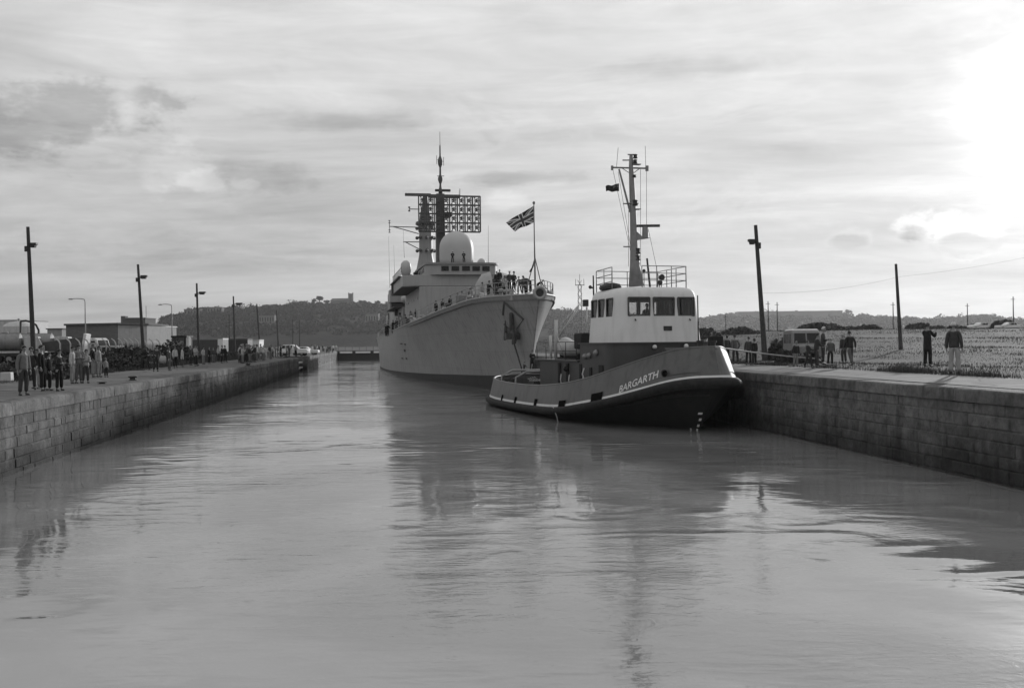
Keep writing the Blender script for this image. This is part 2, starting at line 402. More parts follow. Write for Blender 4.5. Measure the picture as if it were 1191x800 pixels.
# ground sheets
def ground_mat(name, g, var, sc, bump, bsc, cracks=False, low=0.0):
    m = mat(name, g, .92, var, sc, bump, bsc, spec=.1)
    if cracks:
        N = m.node_tree.nodes; L = m.node_tree.links
        tc = N.new('ShaderNodeTexCoord')
        vo = N.new('ShaderNodeTexVoronoi'); vo.feature = 'DISTANCE_TO_EDGE'; vo.inputs['Scale'].default_value = .42
        no = N.new('ShaderNodeTexNoise'); no.inputs['Scale'].default_value = 1.3; no.inputs['Detail'].default_value = 5
        mx = N.new('ShaderNodeMixRGB'); mx.inputs[0].default_value = .25
        L.new(tc.outputs['Object'], mx.inputs[1]); L.new(tc.outputs['Object'], no.inputs[0]); L.new(no.outputs['Color'], mx.inputs[2])
        L.new(mx.outputs[0], vo.inputs['Vector'])
        r = N.new('ShaderNodeMapRange'); r.inputs[1].default_value = 0; r.inputs[2].default_value = .022; r.inputs[3].default_value = .45; r.inputs[4].default_value = 1
        L.new(vo.outputs['Distance'], r.inputs[0])
        no2 = N.new('ShaderNodeTexNoise'); no2.inputs['Scale'].default_value = .9; no2.inputs['Detail'].default_value = 7; no2.inputs['Roughness'].default_value = .7
        L.new(tc.outputs['Object'], no2.inputs[0])
        r2 = N.new('ShaderNodeMapRange'); r2.inputs[1].default_value = .35; r2.inputs[2].default_value = .65; r2.inputs[3].default_value = .7; r2.inputs[4].default_value = 1.2
        L.new(no2.outputs['Fac'], r2.inputs[0])
        a = N.new('ShaderNodeMath'); a.operation = 'MULTIPLY'; L.new(r.outputs[0], a.inputs[0]); L.new(r2.outputs[0], a.inputs[1])
        b = N['Principled BSDF']; old = b.inputs['Base Color'].links[0].from_socket
        cc = N.new('ShaderNodeCombineColor')
        for k in range(3): L.new(a.outputs[0], cc.inputs[k])
        mm = N.new('ShaderNodeMixRGB'); mm.blend_type = 'MULTIPLY'; mm.inputs[0].default_value = 1
        L.new(old, mm.inputs[1]); L.new(cc.outputs[0], mm.inputs[2]); L.new(mm.outputs[0], b.inputs['Base Color'])
    return m
M_quay = ground_mat('old_quay_concrete', .125, .3, .35, .03, 9, True)
M_cope = ground_mat('coping_stone', .27, .25, .8, .02, 12, True)
M_field = ground_mat('dry_field', .045, .5, .18, .15, 2.5)
M_apron = ground_mat('apron_concrete', .17, .25, .5, .03, 8, True)
M_yard = ground_mat('yard_dirt', .085, .35, .1, .1, 2)
M_mud = ground_mat('dark_soil', .045, .35, .4, .08, 6)

def strip(name, rows, mtl, kind='structure', smooth=False):     # rows: lists of world points
    mb = MB(); mb.loft(rows); return mb.build(name, mtl, kind=kind, smooth=smooth)
ZF = 2.20
E0, E1 = -8, 262
# one sheet of ground round the lock, out to the horizon
def ss(x, a, b): t = min(1, max(0, (x-a)/(b-a))); return t*t*(3-2*t)
def gzr(l, a):                          # right bank: flat quay, then a field that climbs to a low bank
    hum = .35*mnoise.noise(Vector((l*.05, a*.05, 5)))*ss(l, 20, 30)
    return 2.415+.07*ss(l, 16.4, 20)+hum+2.9*ss(a+l*.35, 62, 185)*ss(l, 19, 42)
def ground_sheet():
    als = [-8, 20, 60, 100, 131.0, 148.0, 262, 263, 600, 1500, 3000]
    mb = MB()
    rows = []
    for a in als: rows.append([LK(l, a, z) for l, z in ((-3000, 1.9), (-60, 2.0), (-24, 2.05), (-18.5, 2.145), (-14.2, 2.145))])
    mb.loft(rows)
    ar = [-8, 10, 25, 40, 55, 70, 85, 100, 115, 130, 145, 160, 175, 190, 210, 240, 262, 263, 600, 1500, 3000]
    lr = [16.4, 17.5, 18.7, 19.8, 21, 24, 28, 34, 40, 48, 56, 66, 80, 100, 130, 180, 300, 900, 3000]
    mb.mi = 1; mb.loft([[LK(l, a, gzr(l, a)-(.03 if l < 19.5 else 0)) for l in lr] for a in ar]); mb.mi = 0
    rows = []
    for a in (263, 330, 600, 1500, 3000): rows.append([LK(l, a, z) for l, z in ((-14.2, 2.145), (-8, 2.14), (8, 2.14), (16.6, 2.14))])
    mb.loft(rows)
    return mb.build('ground', [M_yard, M_field], kind='structure')
ground_sheet()
# lock bottom so that no gap shows below
# left quay paving and its dirt verge
def jit(a, s): return a+random.uniform(-s, s)
def paving(name, l0, l1, z0, z1, a0, a1, mtl, jag=.0, step=2.0):
    n = int((a1-a0)/step)+1; rows = []
    for i in range(n+1):
        a = a0+(a1-a0)*i/n
        q1 = l1+(mnoise.noise((a*.35, 3.1, 0))*jag if jag else 0)
        rows.append([LK(lerp(l0, q1, k/4), a, lerp(z0, z1, k/4)+.004) for k in range(5)])
    return strip(name, rows, mtl)
paving('pavement', -11.55, -17.9, ZL, 2.16, -8, 131, M_quay, 1.1)
paving('pavement', -11.55, -17.0, ZL, 2.16, 148, 243, M_quay, .8)
paving('pavement', -14.1, -17.6, ZL-.006, 2.152, 131, 148, M_quay, .8)
paving('apron', 16.42, 19.9, ZR+.008, 2.485, -8, 243, M_apron, .8)

# masonry walls: every stone is its own raised face with real joints
def masonry(name, a0, a1, lat, side, ztop, mtl, parent, zbot=-.6, course=.33, step=(.4, 1.9), batter=.04, deep=.0):
    mb = MB(); z = ztop; k = 0; r = random.Random(5+int(a0)+side)
    while z > zbot:
        ch = course*r.uniform(.85, 1.15); z2 = max(z-ch, zbot)
        a = a0-r.uniform(0, 1)
        while a < a1:
            w = r.uniform(*step)*(1 if a < 110 else 2.2); b = min(a+w, a1); s = max(a, a0)
            if b-s > .05:
                g = .005 if a < 110 else .014
                out = (r.uniform(-.012, .016) if r.random() < .93 else -.02)+deep
                def pt(al, zz, o): 
                    bt = (ztop-zz)*batter
                    return LK(lat+side*(bt+o), al, zz)
                c = r.uniform(.012, .04)
                zz1, zz2 = z-g+r.uniform(-.012, .006), z2+g+r.uniform(-.006, .012)
                s_, b_ = s+g, b-g
                vs = [pt(s_, zz1, -.025), pt(b_, zz1, -.025), pt(b_, zz2, -.025), pt(s_, zz2, -.025),
                      pt(s_+c, zz1-c, out), pt(b_-c, zz1-c, out+r.uniform(-.01, .01)), pt(b_-c, zz2+c, out), pt(s_+c, zz2+c, out+r.uniform(-.01, .01))]
                mb.add(vs, [(4, 5, 6, 7), (0, 1, 5, 4), (1, 2, 6, 5), (2, 3, 7, 6), (3, 0, 4, 7)])
            a = b if b < a1 else a1+1
        z = z2
    back = [[LK(lat+side*(-.024+(ztop-zz)*batter), a, zz) for zz in (ztop, zbot)] for a in (a0, a1)]
    mb.loft(back)
    return mb.build(name, mtl, parent)
def stone_mat(name, g0, wet):
    m = bpy.data.materials.new(name); m.use_nodes = True
    nt = m.node_tree; N = nt.nodes; L = nt.links; b = N['Principled BSDF']; b.inputs['Roughness'].default_value = .85
    b.inputs['Specular IOR Level'].default_value = .2
    ge = N.new('ShaderNodeNewGeometry'); tc = N.new('ShaderNodeTexCoord'); sp = N.new('ShaderNodeSeparateXYZ'); L.new(tc.outputs['Object'], sp.inputs[0])
    def no(sc, det=6, ro=.6, vec=None):
        n = N.new('ShaderNodeTexNoise'); n.inputs['Scale'].default_value = sc; n.inputs['Detail'].default_value = det; n.inputs['Roughness'].default_value = ro
        L.new(vec or tc.outputs['Object'], n.inputs['Vector']); return n.outputs['Fac']
    def mth(op, a, b_):
        n = N.new('ShaderNodeMath'); n.operation = op
        for i, q in enumerate((a, b_)):
            if isinstance(q, (int, float)): n.inputs[i].default_value = q
            else: L.new(q, n.inputs[i])
        return n.outputs[0]
    def mr(v, a, c, d, e):
        n = N.new('ShaderNodeMapRange'); L.new(v, n.inputs[0])
        for i, q in zip((1, 2, 3, 4), (a, c, d, e)): n.inputs[i].default_value = q
        return n.outputs[0]
    isl = mr(ge.outputs['Random Per Island'], 0, 1, .85, 1.15)
    big = mr(no(.22, 6, .65), .3, .7, .5, 1.5); fin = mr(no(3.0, 9, .75), .32, .68, .5, 1.5)
    mp = N.new('ShaderNodeMapping'); mp.inputs['Scale'].default_value = (1.2, 1.2, .13); L.new(tc.outputs['Object'], mp.inputs['Vector'])
    stk = mr(no(1.4, 7, .65, mp.outputs[0]), .48, .68, 1.0, .55)
    # weed and damp up to the tide mark
    wet_e = mth('ADD', sp.outputs[2], mth('MULTIPLY', mth('SUBTRACT', no(.7, 5), .5), 1.1))
    wetf = mr(wet_e, .35, wet, .32, 1.0)
    col = mth('MULTIPLY', mth('MULTIPLY', mth('MULTIPLY', isl, big), mth('MULTIPLY', fin, stk)), mth('MULTIPLY', wetf, g0))
    cc = N.new('ShaderNodeCombineColor')
    for k in range(3): L.new(col, cc.inputs[k])
    L.new(cc.outputs[0], b.inputs['Base Color'])
    bp = N.new('ShaderNodeBump'); bp.inputs['Distance'].default_value = .06; bp.inputs['Strength'].default_value = .9
    L.new(no(7, 8, .7), bp.inputs['Height']); L.new(bp.outputs[0], b.inputs['Normal'])
    return m
M_stone = stone_mat('lock_masonry_left', .108, 1.2)
M_stone2 = stone_mat('lock_masonry_right', .115, 1.4)
M_copef = stone_mat('coping_blocks', .40, -1.0)
M_copef2 = stone_mat('coping_blocks_right', .34, -1.0)
def coping(name, a0, a1, lat, side, ztop, h, w, parent, mtl, step=2.6, nose=.05):
    mb = MB(); a = a0; r = random.Random(3+int(a0))
    while a < a1:
        L_ = step*r.uniform(.6, 1.25)*(1 if a < 120 else 2); b = min(a+L_, a1); o = r.uniform(-.012, .012); dz = r.uniform(-.008, .008)
        g = .009; p = []
        # cross-section with a worn rounded arris
        sec = [(-nose+o, -h), (-nose+o, -.07), (-nose+o+.02, -.025), (-nose+o+.07, dz), (w, dz), (w, -h)]
        n = max(1, int((b-a)/.8))
        rings = []
        for i in range(n+1):
            al = lerp(a+g, b-g, i/n); ch = r.uniform(0, .018)
            rings.append([LK(lat+side*(q[0]+(ch if j in (1, 2) else 0)), al, ztop+q[1]-(ch if j in (2, 3) else 0)) for j, q in enumerate(sec)])
        mb.loft(rings, closed=True, caps=True)
        a = b
    return mb.build(name, mtl, parent, auto=40)
wl = empty('quay_wall', LK(LATL, 0, 0)*0, 0, 'long sunlit stone lock wall with pale coping along the left bank', 'lock wall')
masonry('masonry', -8, 131, LATL, 1, ZL-.40, M_stone, wl, batter=.02)
coping('coping', -8, 131, LATL, -1, ZL, .40, .80, wl, M_copef)
w2 = empty('quay_wall', (0, 0, 0), 0, 'short pale far section of lock wall beyond the gate recess', 'lock wall')
masonry('masonry', 148, 243, LATL-.15, 1, ZL-.5, M_copef, w2, batter=.02)
coping('coping', 148, 243, LATL-.15, -1, ZL, .5, .8, w2, M_copef)
mb = MB()
mb.add([LK(LATL, 131, -.6), LK(LATL-3.3, 131, -.6), LK(LATL-3.3, 131, ZL), LK(LATL, 131, ZL)], [(0, 1, 2, 3)])
mb.add([LK(LATL-3.3, 131, -.6), LK(LATL-3.3, 148, -.6), LK(LATL-3.3, 148, ZL), LK(LATL-3.3, 131, ZL)], [(0, 1, 2, 3)])
mb.add([LK(LATL-.15, 148, -.6), LK(LATL-3.3, 148, -.6), LK(LATL-3.3, 148, ZL), LK(LATL-.15, 148, ZL)], [(0, 1, 2, 3)])
mb.add([LK(LATL-3.3, 243, -.6), LK(LATL-.15, 243, -.6), LK(LATL-.15, 243, ZL), LK(LATL-3.3, 243, ZL)], [(0, 1, 2, 3)])
mb.build('recess_wall', M_stone, w2)
# open gate leaf lying in the recess
gl = empty('lock_gate', LK(LATL-1.6, 131, 0), -LA*0, 'open dark lock gate leaf with pale timber walings folded into the left wall recess', 'lock gate')
mb = MB(); c = LK(-1.0, 9, 1.0) ; rz = -LA
mb.box(LK(-.4, 9.5, .75), (.7, 17.5, 2.0), rz); mb.build('gate_leaf', M_iron, gl, bevel=.03)
for zz in (.55, 1.3):
    mb = MB(); mb.box(LK(.12, 9.5, zz), (.3, 17.3, .24), rz); mb.build('waling', M_whited, gl, bevel=.02)
gl.location = LK(LATL-1.1, 131, 0)
# closed gate at the far end with its white hand rail
fg = empty('lock_gate', LK(0, 243, 0), rz, 'closed dark lock gate across the far end of the water with white rail on top', 'lock gate')
mb = MB(); mb.b2(-11.4, 16.6, 0, 1.6, -.6, 2.35)
for i in range(26): mb.b2(-11+i*1.15, -10.75+i*1.15, -.12, -.002, -.5, 2.3)
mb.build('gate_leaf', M_iron, fg)
mb = MB()
for (x0, x1) in ((-10.6, -7.6), (-6.8, -3.2), (-2.4, .6), (1.2, 4.2), (4.8, 8)):
    mb.b2(x0, x1, -.4, -.15, 1.75, 2.2)
mb.build('white_rail_board', M_white, fg)
mb = MB()
for i in range(18): mb.tube((-11+i*1.7, .6, 2.35), (-11+i*1.7, .6, 3.3), .04)
mb.tube((-11, .6, 3.3), (18, .6, 3.3), .04); mb.build('hand_rail', M_iron, fg)
wr = empty('quay_wall', (0, 0, 0), 0, 'shaded right hand stone lock wall behind the tug bow', 'lock wall')
masonry('masonry', -8, 131, LATR, -1, ZR-.36, M_stone2, wr, batter=.02)
coping('coping', -8, 131, LATR, 1, ZR, .36, .85, wr, M_copef2)
w3 = empty('quay_wall', (0, 0, 0), 0, 'far right lock wall hidden mostly behind the warship', 'lock wall')
masonry('masonry', 131, 243, LATR+.02, -1, ZR-.36, M_stone2, w3, batter=.02)
coping('coping', 131, 243, LATR+.02, 1, ZR, .36, .85, w3, M_copef2)
# ================================================================ TUG
YS = TS = .935; TB = Vector((8.97, 42.2, 0))*TS; TA = R(16)
tug = empty('tug_boat', TB, TA, 'harbour tug with dark bulwark, white stripe and tall white wheelhouse, bow at the right wall', 'tug')
TM = Matrix.Translation(TB) @ Matrix.Rotation(TA, 4, 'Z') @ Matrix.Scale(TS, 4); tug.scale = (TS,)*3
def TL(p): return TM.inverted() @ Vector(p)
TLEN = 29.6
BK = [(0, 0), (.25, .62), (1, 1.25), (2, 1.95), (3.5, 2.75), (5.5, 3.45), (8, 4.0), (10.5, 4.25), (20, 4.25), (24, 3.95), (27, 3.1), (28.6, 2.0), (29.4, .9), (29.6, 0)]
BW = [(0, 0), (1, .25), (2, .75), (5, 2.0), (8, 3.1), (11, 3.7), (20, 3.8), (26, 2.7), (29, .9), (29.6, 0)]
ZK = [(0, 2.42), (.6, 2.38), (1.5, 2.22), (3.1, 1.78), (5, 1.36), (6.7, 1.08), (9.5, .73), (15, .56), (22, .50), (29.6, .55)]
ZT = [(0, 3.74), (1.2, 3.66), (2.5, 3.32), (4.4, 2.80), (7, 2.22), (10, 1.85), (15, 1.60), (22, 1.60), (29.6, 1.78)]
QS = [0, .06, .15, .3, .5, .75, 1, 1.3, 1.6, 2, 2.5, 3, 3.5, 4, 4.7, 5.5, 6.3, 7, 8, 9, 10, 11, 12, 13.5, 15, 16.5, 18, 20, 22, 24, 25, 26, 27, 27.6, 28.2, 28.7, 29.1, 29.35, 29.5, 29.6]
def hk(q): return stab(q, BK)
def bulw(q, v, off=0, sgn=-1):          # v 0 knuckle .. 1 top
    t = q+.52*v*max(0, 1-q/9)-.35*v*max(0, (q-23)/6.6)
    b = max(0, hk(q)-(.24+.1*max(0, 1-q/8))*v*min(1, hk(q)/1.0)+off)
    z = lerp(stab(q, ZK), stab(q, ZT), v)
    return Vector((sgn*b, t-(off if q < .5 else 0), z))
def low(q, s, sgn=-1):                  # s 1 knuckle .. 0 water .. negative below
    ss = max(s, 0)
    t = q+(1-s)*2.1*max(0, 1-q/10)-(1-s)*.9*max(0, (q-20)/9.6)
    b = lerp(stab(q, BW), hk(q), ss**.75)*(1 if s >= 0 else 1+s*.25)
    zk = stab(q, ZK)
    return Vector((sgn*b, t, zk*s if s >= 0 else s*1.6))
def sym(fn, args):                      # a whole ring from stem round the stern
    return [fn(q, a, *r) for (q, a, *r) in args]
def both(rowf, vals, closed=True):
    rows = []
    for v in vals:
        rows.append([rowf(q, v, -1) for q in QS]+[rowf(q, v, 1) for q in reversed(QS[1:-1])])
    return rows
mb = MB(); mb.loft(both(lambda q, s, g: low(q, s, g), [-1, -.5, 0, .2, .4, .6, .8, 1]), closed=True)
mb.build('lower_hull', M_black, tug, smooth=True)
mb = MB(); rows = both(lambda q, v, g: bulw(q, v, 0, g), [0, .25, .5, .75, 1])
rows += both(lambda q, v, g: bulw(q, v, -.1, g), [1, .6, .2])
mb.loft(rows, closed=True); mb.build('bulwark', M_tughull, tug, auto=40)
mb = MB(); mb.path([bulw(q, 1, -.05, -1)+Vector((0, 0, .02)) for q in QS]+[bulw(q, 1, -.05, 1)+Vector((0, 0, .02)) for q in reversed(QS[1:-1])], .065, 6, closed=True)
mb.build('bulwark_rail', M_tughull, tug, smooth=True)
def stripe(q, v, g, off=.012):
    h = .125/(stab(q, ZT)-stab(q, ZK)); return bulw(q, v*h, off, g)
mb = MB(); mb.loft(both(lambda q, v, g: stripe(q, v, g), [-.12, .5, 1.0]), closed=True)
mb.build('white_stripe', M_white, tug, smooth=True)
# rubber fender round the knuckle, thicker at the bow
mb = MB(); pts = []; rs = []
for g, qs in ((-1, QS), (1, list(reversed(QS[1:-1])))):
    for q in qs:
        p = bulw(q, 0, 0, g); o = Vector((g, -.0, 0))*.08 if q > .5 else Vector((g*.05*q*2, -.12, 0))
        pts.append(p+o+Vector((0, 0, -.19))); rs.append(.20 if q > 4 else .20+.04*(4-q)/4)
mb.path(pts, rs, 10, closed=True); mb.build('rubber_fender', M_rubber, tug, smooth=True)
mb = MB(); mb.path([low(q, .72, -1)+Vector((-.06, 0, 0)) for q in QS[1:-1]], .10, 8); mb.build('lower_fender', M_rubber, tug, smooth=True)
# decks
mb = MB()
ra = [bulw(q, 0, -.1, -1) for q in QS]; rb = [bulw(q, 0, -.1, 1) for q in QS]
for r in (ra, rb):
    for i, q in enumerate(QS): r[i].z = max(stab(q, ZT)-1.05, stab(q, ZK)+.05)
mb.loft([ra, rb]); mb.build('deck', M_dk, tug)
# freeing ports low in the bulwark: inner shade painted as near-black plates breaking the stripe
for (px, py, w, h) in ((583.6, 461, .35, .34), (599, 464.6, .42, .34), (622.5, 468, .5, .36), (653.5, 469, .8, .32), (694, 464.5, .9, .38)):
    best = min(((abs(PR(TM@bulw(q/20, 0))[0]-px), q/20) for q in range(80, 580)), key=lambda t: t[0])[1]
    mb = MB(); n = 6; r0, r1 = [], []
    for i in range(n+1):
        q = best+(i/n-.5)*w; hh = (stab(q, ZT)-stab(q, ZK))
        for r, v in ((r0, 0.0), (r1, h/hh)): r.append(bulw(q, v, .03, -1))
    r2 = [p+Vector((.06, 0, 0)) for p in r1]; r3 = [p+Vector((.06, 0, 0)) for p in r0]
    mb.loft([r0, r1, r2, r3], caps=False)
    mb.build('freeing_port', M_void, tug)
# hawse hole with its shade painted on a disc, round ring port
def on_hull(q, z, off=.02):
    v = (z-stab(q, ZK))/(stab(q, ZT)-stab(q, ZK)); return bulw(q, v, off, -1)
def q_at(px, z):
    return min(((abs(PR(TM@on_hull(q/50, z))[0]-px), q/50) for q in range(5, 700)), key=lambda t: t[0])[1]
def hull_n(q, z):
    a = on_hull(q, z); b = on_hull(q+.1, z); c = on_hull(q, z+.1); n = (b-a).cross(c-a).normalized()
    return n if n.x < 0 else -n
q = q_at(773, 2.6); c = on_hull(q, 2.6, 0); mb = MB(); n = hull_n(q, 2.6)
mb.disc(c-n*.03, n, .17, 14, .045); mb.build('hawse_hole', M_void, tug)
mb = MB(); mb.path([c+n*.03+Vector((0, math.cos(a)*.18, math.sin(a)*.18)) + Vector((n.y/n.x*-math.cos(a)*.18, 0, 0)) for a in [2*PI*i/14 for i in range(14)]], .04, 6, closed=True)
mb.build('hawse_rim', M_tughull, tug)
# name painted on the bow
def text_mesh(body, size, bold=.0):
    cu = bpy.data.curves.new('t', 'FONT'); cu.body = body; cu.size = size; cu.offset = bold; cu.resolution_u = 3; cu.extrude = 0
    o = bpy.data.objects.new('t', cu); COL.objects.link(o); bpy.context.view_layer.update()
    me = bpy.data.meshes.new_from_object(o.evaluated_get(bpy.context.evaluated_depsgraph_get()))
    vs = [v.co.copy() for v in me.vertices]; fs = [tuple(p.vertices) for p in me.polygons]
    bpy.data.objects.remove(o); bpy.data.meshes.remove(me); bpy.data.curves.remove(cu)
    return vs, fs
def name_on_hull(px0, px1, py0, py1):
    vs, fs = text_mesh('BARGARTH', 1.0, .012)
    x0 = min(v.x for v in vs); x1 = max(v.x for v in vs); h = max(v.y for v in vs)
    # letters run from q_a (left in the picture, aft) to q_b (forward)
    za, zb = 1.66, 2.42
    qa, qb = q_at(px0, za+.1), q_at(px1, zb+.1)
    # measure arc length between the two to keep even spacing
    N_ = 60; ql = [lerp(qa, qb, i/N_) for i in range(N_+1)]; pts = [on_hull(q, lerp(za, zb, i/N_)) for i, q in enumerate(ql)]
    s = [0]
    for a, b in zip(pts, pts[1:]): s.append(s[-1]+(b-a).length)
    out = []
    for v in vs:
        u = (v.x-x0)/(x1-x0)*s[-1]
        i = max(j for j in range(N_) if s[j] <= u+1e-9); fr = (u-s[i])/(s[i+1]-s[i])
        qq = lerp(ql[i], ql[i+1], fr); zz = lerp(za, zb, (i+fr)/N_)+v.y/h*.33
        out.append(on_hull(qq-.03*v.y/h, zz, .016))
    mb = MB(); mb.add(out, fs); mb.build('name_lettering', M_white, tug)
name_on_hull(720, 765, 450, 433)
# draught marks
for i, (px, py, w, h) in enumerate(((815, 480, .2, .13), (820.5, 489, .12, .16), (823.5, 497.5, .12, .16), (826, 505, .1, .1), (803, 509.5, .1, .12))):
    best = None
    for qi in range(4, 160):
        for si in range(0, 20):
            p = PR(TM@low(qi/40*1.0, si/20*.8+.02, -1)); dx = p[0]-px; dy = p[1]-py
            d = dx*dx+dy*dy
            if best is None or d < best[0]: best = (d, qi/40, si/20*.8+.02)
    p = low(best[1], best[2], -1); p2 = low(best[1]+.15, best[2], -1); p3 = low(best[1], best[2]+.08, -1)
    e1 = (p2-p).normalized(); e2 = (p3-p).normalized(); n = e1.cross(e2).normalized(); n = n if n.x < 0 else -n
    c = p+n*.03; mb = MB(); mb.add([c-e1*w/2-e2*h/2, c+e1*w/2-e2*h/2, c+e1*w/2+e2*h/2, c-e1*w/2+e2*h/2], [(0, 1, 2, 3)])
    mb.build('draught_mark', M_white, tug)
# hanging rope loop at the side
q = 8.9; a = on_hull(9.4, .72, .1); mb = MB()
pl = [a+Vector((0, .7, -.35)), a+Vector((-.05, .55, -.05)), a+Vector((-.1, .3, .02)), a+Vector((-.12, 0, -.15)), a+Vector((-.08, -.25, -.5)), a+Vector((-.05, -.3, -.75))]
mb.path(pl, .03, 6); mb.build('rope_loop', M_rope, tug, smooth=True)

# deckhouse, lower and upper tier (round fronted)
def rr(x0, x1, y0, y1, r, z, k=5, rback=None):    # rounded rectangle ring
    pts = []
    rb_ = r if rback is None else rback
    for (cx_, cy_, a0, q) in ((x1-rb_, y1-rb_, 0, rb_), (x0+rb_, y1-rb_, 90, rb_), (x0+r, y0+r, 180, r), (x1-r, y0+r, 270, r)):
        for i in range(k+1):
            a = R(a0+90*i/k); pts.append(Vector((cx_+q*math.cos(a), cy_+q*math.sin(a), z)))
    return pts
mb = MB(); mb.loft([rr(-2.75, 2.75, 5.0, 10.2, 1.6, z, 6, .15) for z in (1.0, 3.93)], closed=True, caps=True); mb.build('deckhouse', M_tughouse, tug, auto=40)
mb = MB(); mb.loft([rr(-2.85, 2.85, 4.9, 10.3, 1.65, z, 6, .15) for z in (3.93, 4.0)], closed=True, caps=True); mb.build('bridge_deck', M_tughouse, tug)
mb = MB(); mb.b2(-2.7, 2.7, 10.2, 17.2, .6, 3.02); mb.build('aft_deckhouse', M_tughouse, tug, bevel=.04)
mb = MB(); mb.b2(-2.85, 2.85, 10.25, 17.6, 3.02, 3.10); mb.build('boat_deck', M_tughull, tug)
for px in (651, 660.5, 678):                # door recesses and stanchions along the side
    yy = min(((abs(TB.x*0+PR(TM@Vector((-2.72, y/20, 2)))[0]-px), y/20) for y in range(200, 350)), key=lambda t: t[0])[1]
    mb = MB(); mb.b2(-2.78, -2.70, yy-.16, yy+.16, .8, 2.9); mb.build('doorway', M_black, tug)
    mb = MB(); mb.path([(-2.8, yy-.5, 1.7), (-2.86, yy-.55, 2.0), (-2.8, yy-.5, 2.3)], .03, 5); mb.build('grab_handle', M_white, tug)
for (yy, zz) in ((8.6, 3.35), (9.2, 3.3), (7.6, 3.5), (12.2, 2.6)):
    mb = MB(); mb.lathe((0, 0, 0), [(.16, 0), (.16, .06), (.12, .14), (.04, .2)], 12)
    o = mb.build('deck_light', M_steel if yy < 12 else M_black, tug, smooth=True); o.location = (-2.75, yy, zz); o.rotation_euler = (0, -PI/2, 0)
mb = MB(); mb.b2(-2.8, -2.74, 6.75, 7.3, 2.2, 2.9); mb.build('doorway', M_black, tug)
mb = MB(); mb.b2(-2.8, -2.74, 8.35, 8.6, 2.2, 2.75); mb.build('doorway', M_black, tug)
mb = MB(); mb.path([(-2.82, 9.3, 2.1), (-2.9, 9.35, 2.4), (-2.82, 9.3, 2.7)], .035, 5); mb.build('grab_handle', M_white, tug)
c = TL(P(732.5, 419.5, 46.9)); 
mb = MB(); mb.path([(-2.0, 5.32, 3.02)+Vector(()) if False else Vector((c.x, c.y, c.z))+Vector((.26*math.cos(a)*.8, -.26*math.cos(a)*.6, .26*math.sin(a))) for a in [2*PI*i/16 for i in range(16)]], .045, 6, closed=True); mb.build('porthole_ring', M_white, tug, smooth=True)
mb = MB(); mb.disc(c+Vector((.02, .03, 0)), (-.6, -.8, 0), .25, 16, .03); mb.build('porthole_glass', M_glassd, tug)
for px, py in ((752.5, 403.5), (792.5, 402.5)):
    c = TL(P(px, py, 47.6)); c.y = 4.93 if px > 780 else 5.02
    mb = MB(); mb.lathe((0, 0, 0), [(.10, 0), (.12, .08), (.05, .16)], 10); o = mb.build('deck_lamp', M_white, tug, smooth=True); o.location = c; o.rotation_euler = (PI/2, 0, 0)
# foredeck gear: windlass, bitts, vent, rail fairlead
mb = MB(); mb.tube((-1.1, 3.3, 3.45), (1.1, 3.3, 3.45), .28, .28, 14); mb.b2(-.9, -.7, 2.9, 3.7, 2.6, 3.55); mb.b2(.7, .9, 2.9, 3.7, 2.6, 3.55); mb.build('windlass', M_iron, tug, auto=40)
for x in (-.3, .3):
    mb = MB(); mb.tube((x, 1.25, 2.5), (x, 1.25, 4.0), .13, .13, 12); mb.tube((x, 1.25, 3.95), (x, 1.25, 4.05), .18, .18, 12); mb.build('towing_bitt', M_iron, tug)
mb = MB(); mb.b2(1.0, 1.55, 2.6, 3.1, 2.6, 4.25); mb.build('deck_locker', M_black, tug, bevel=.03)

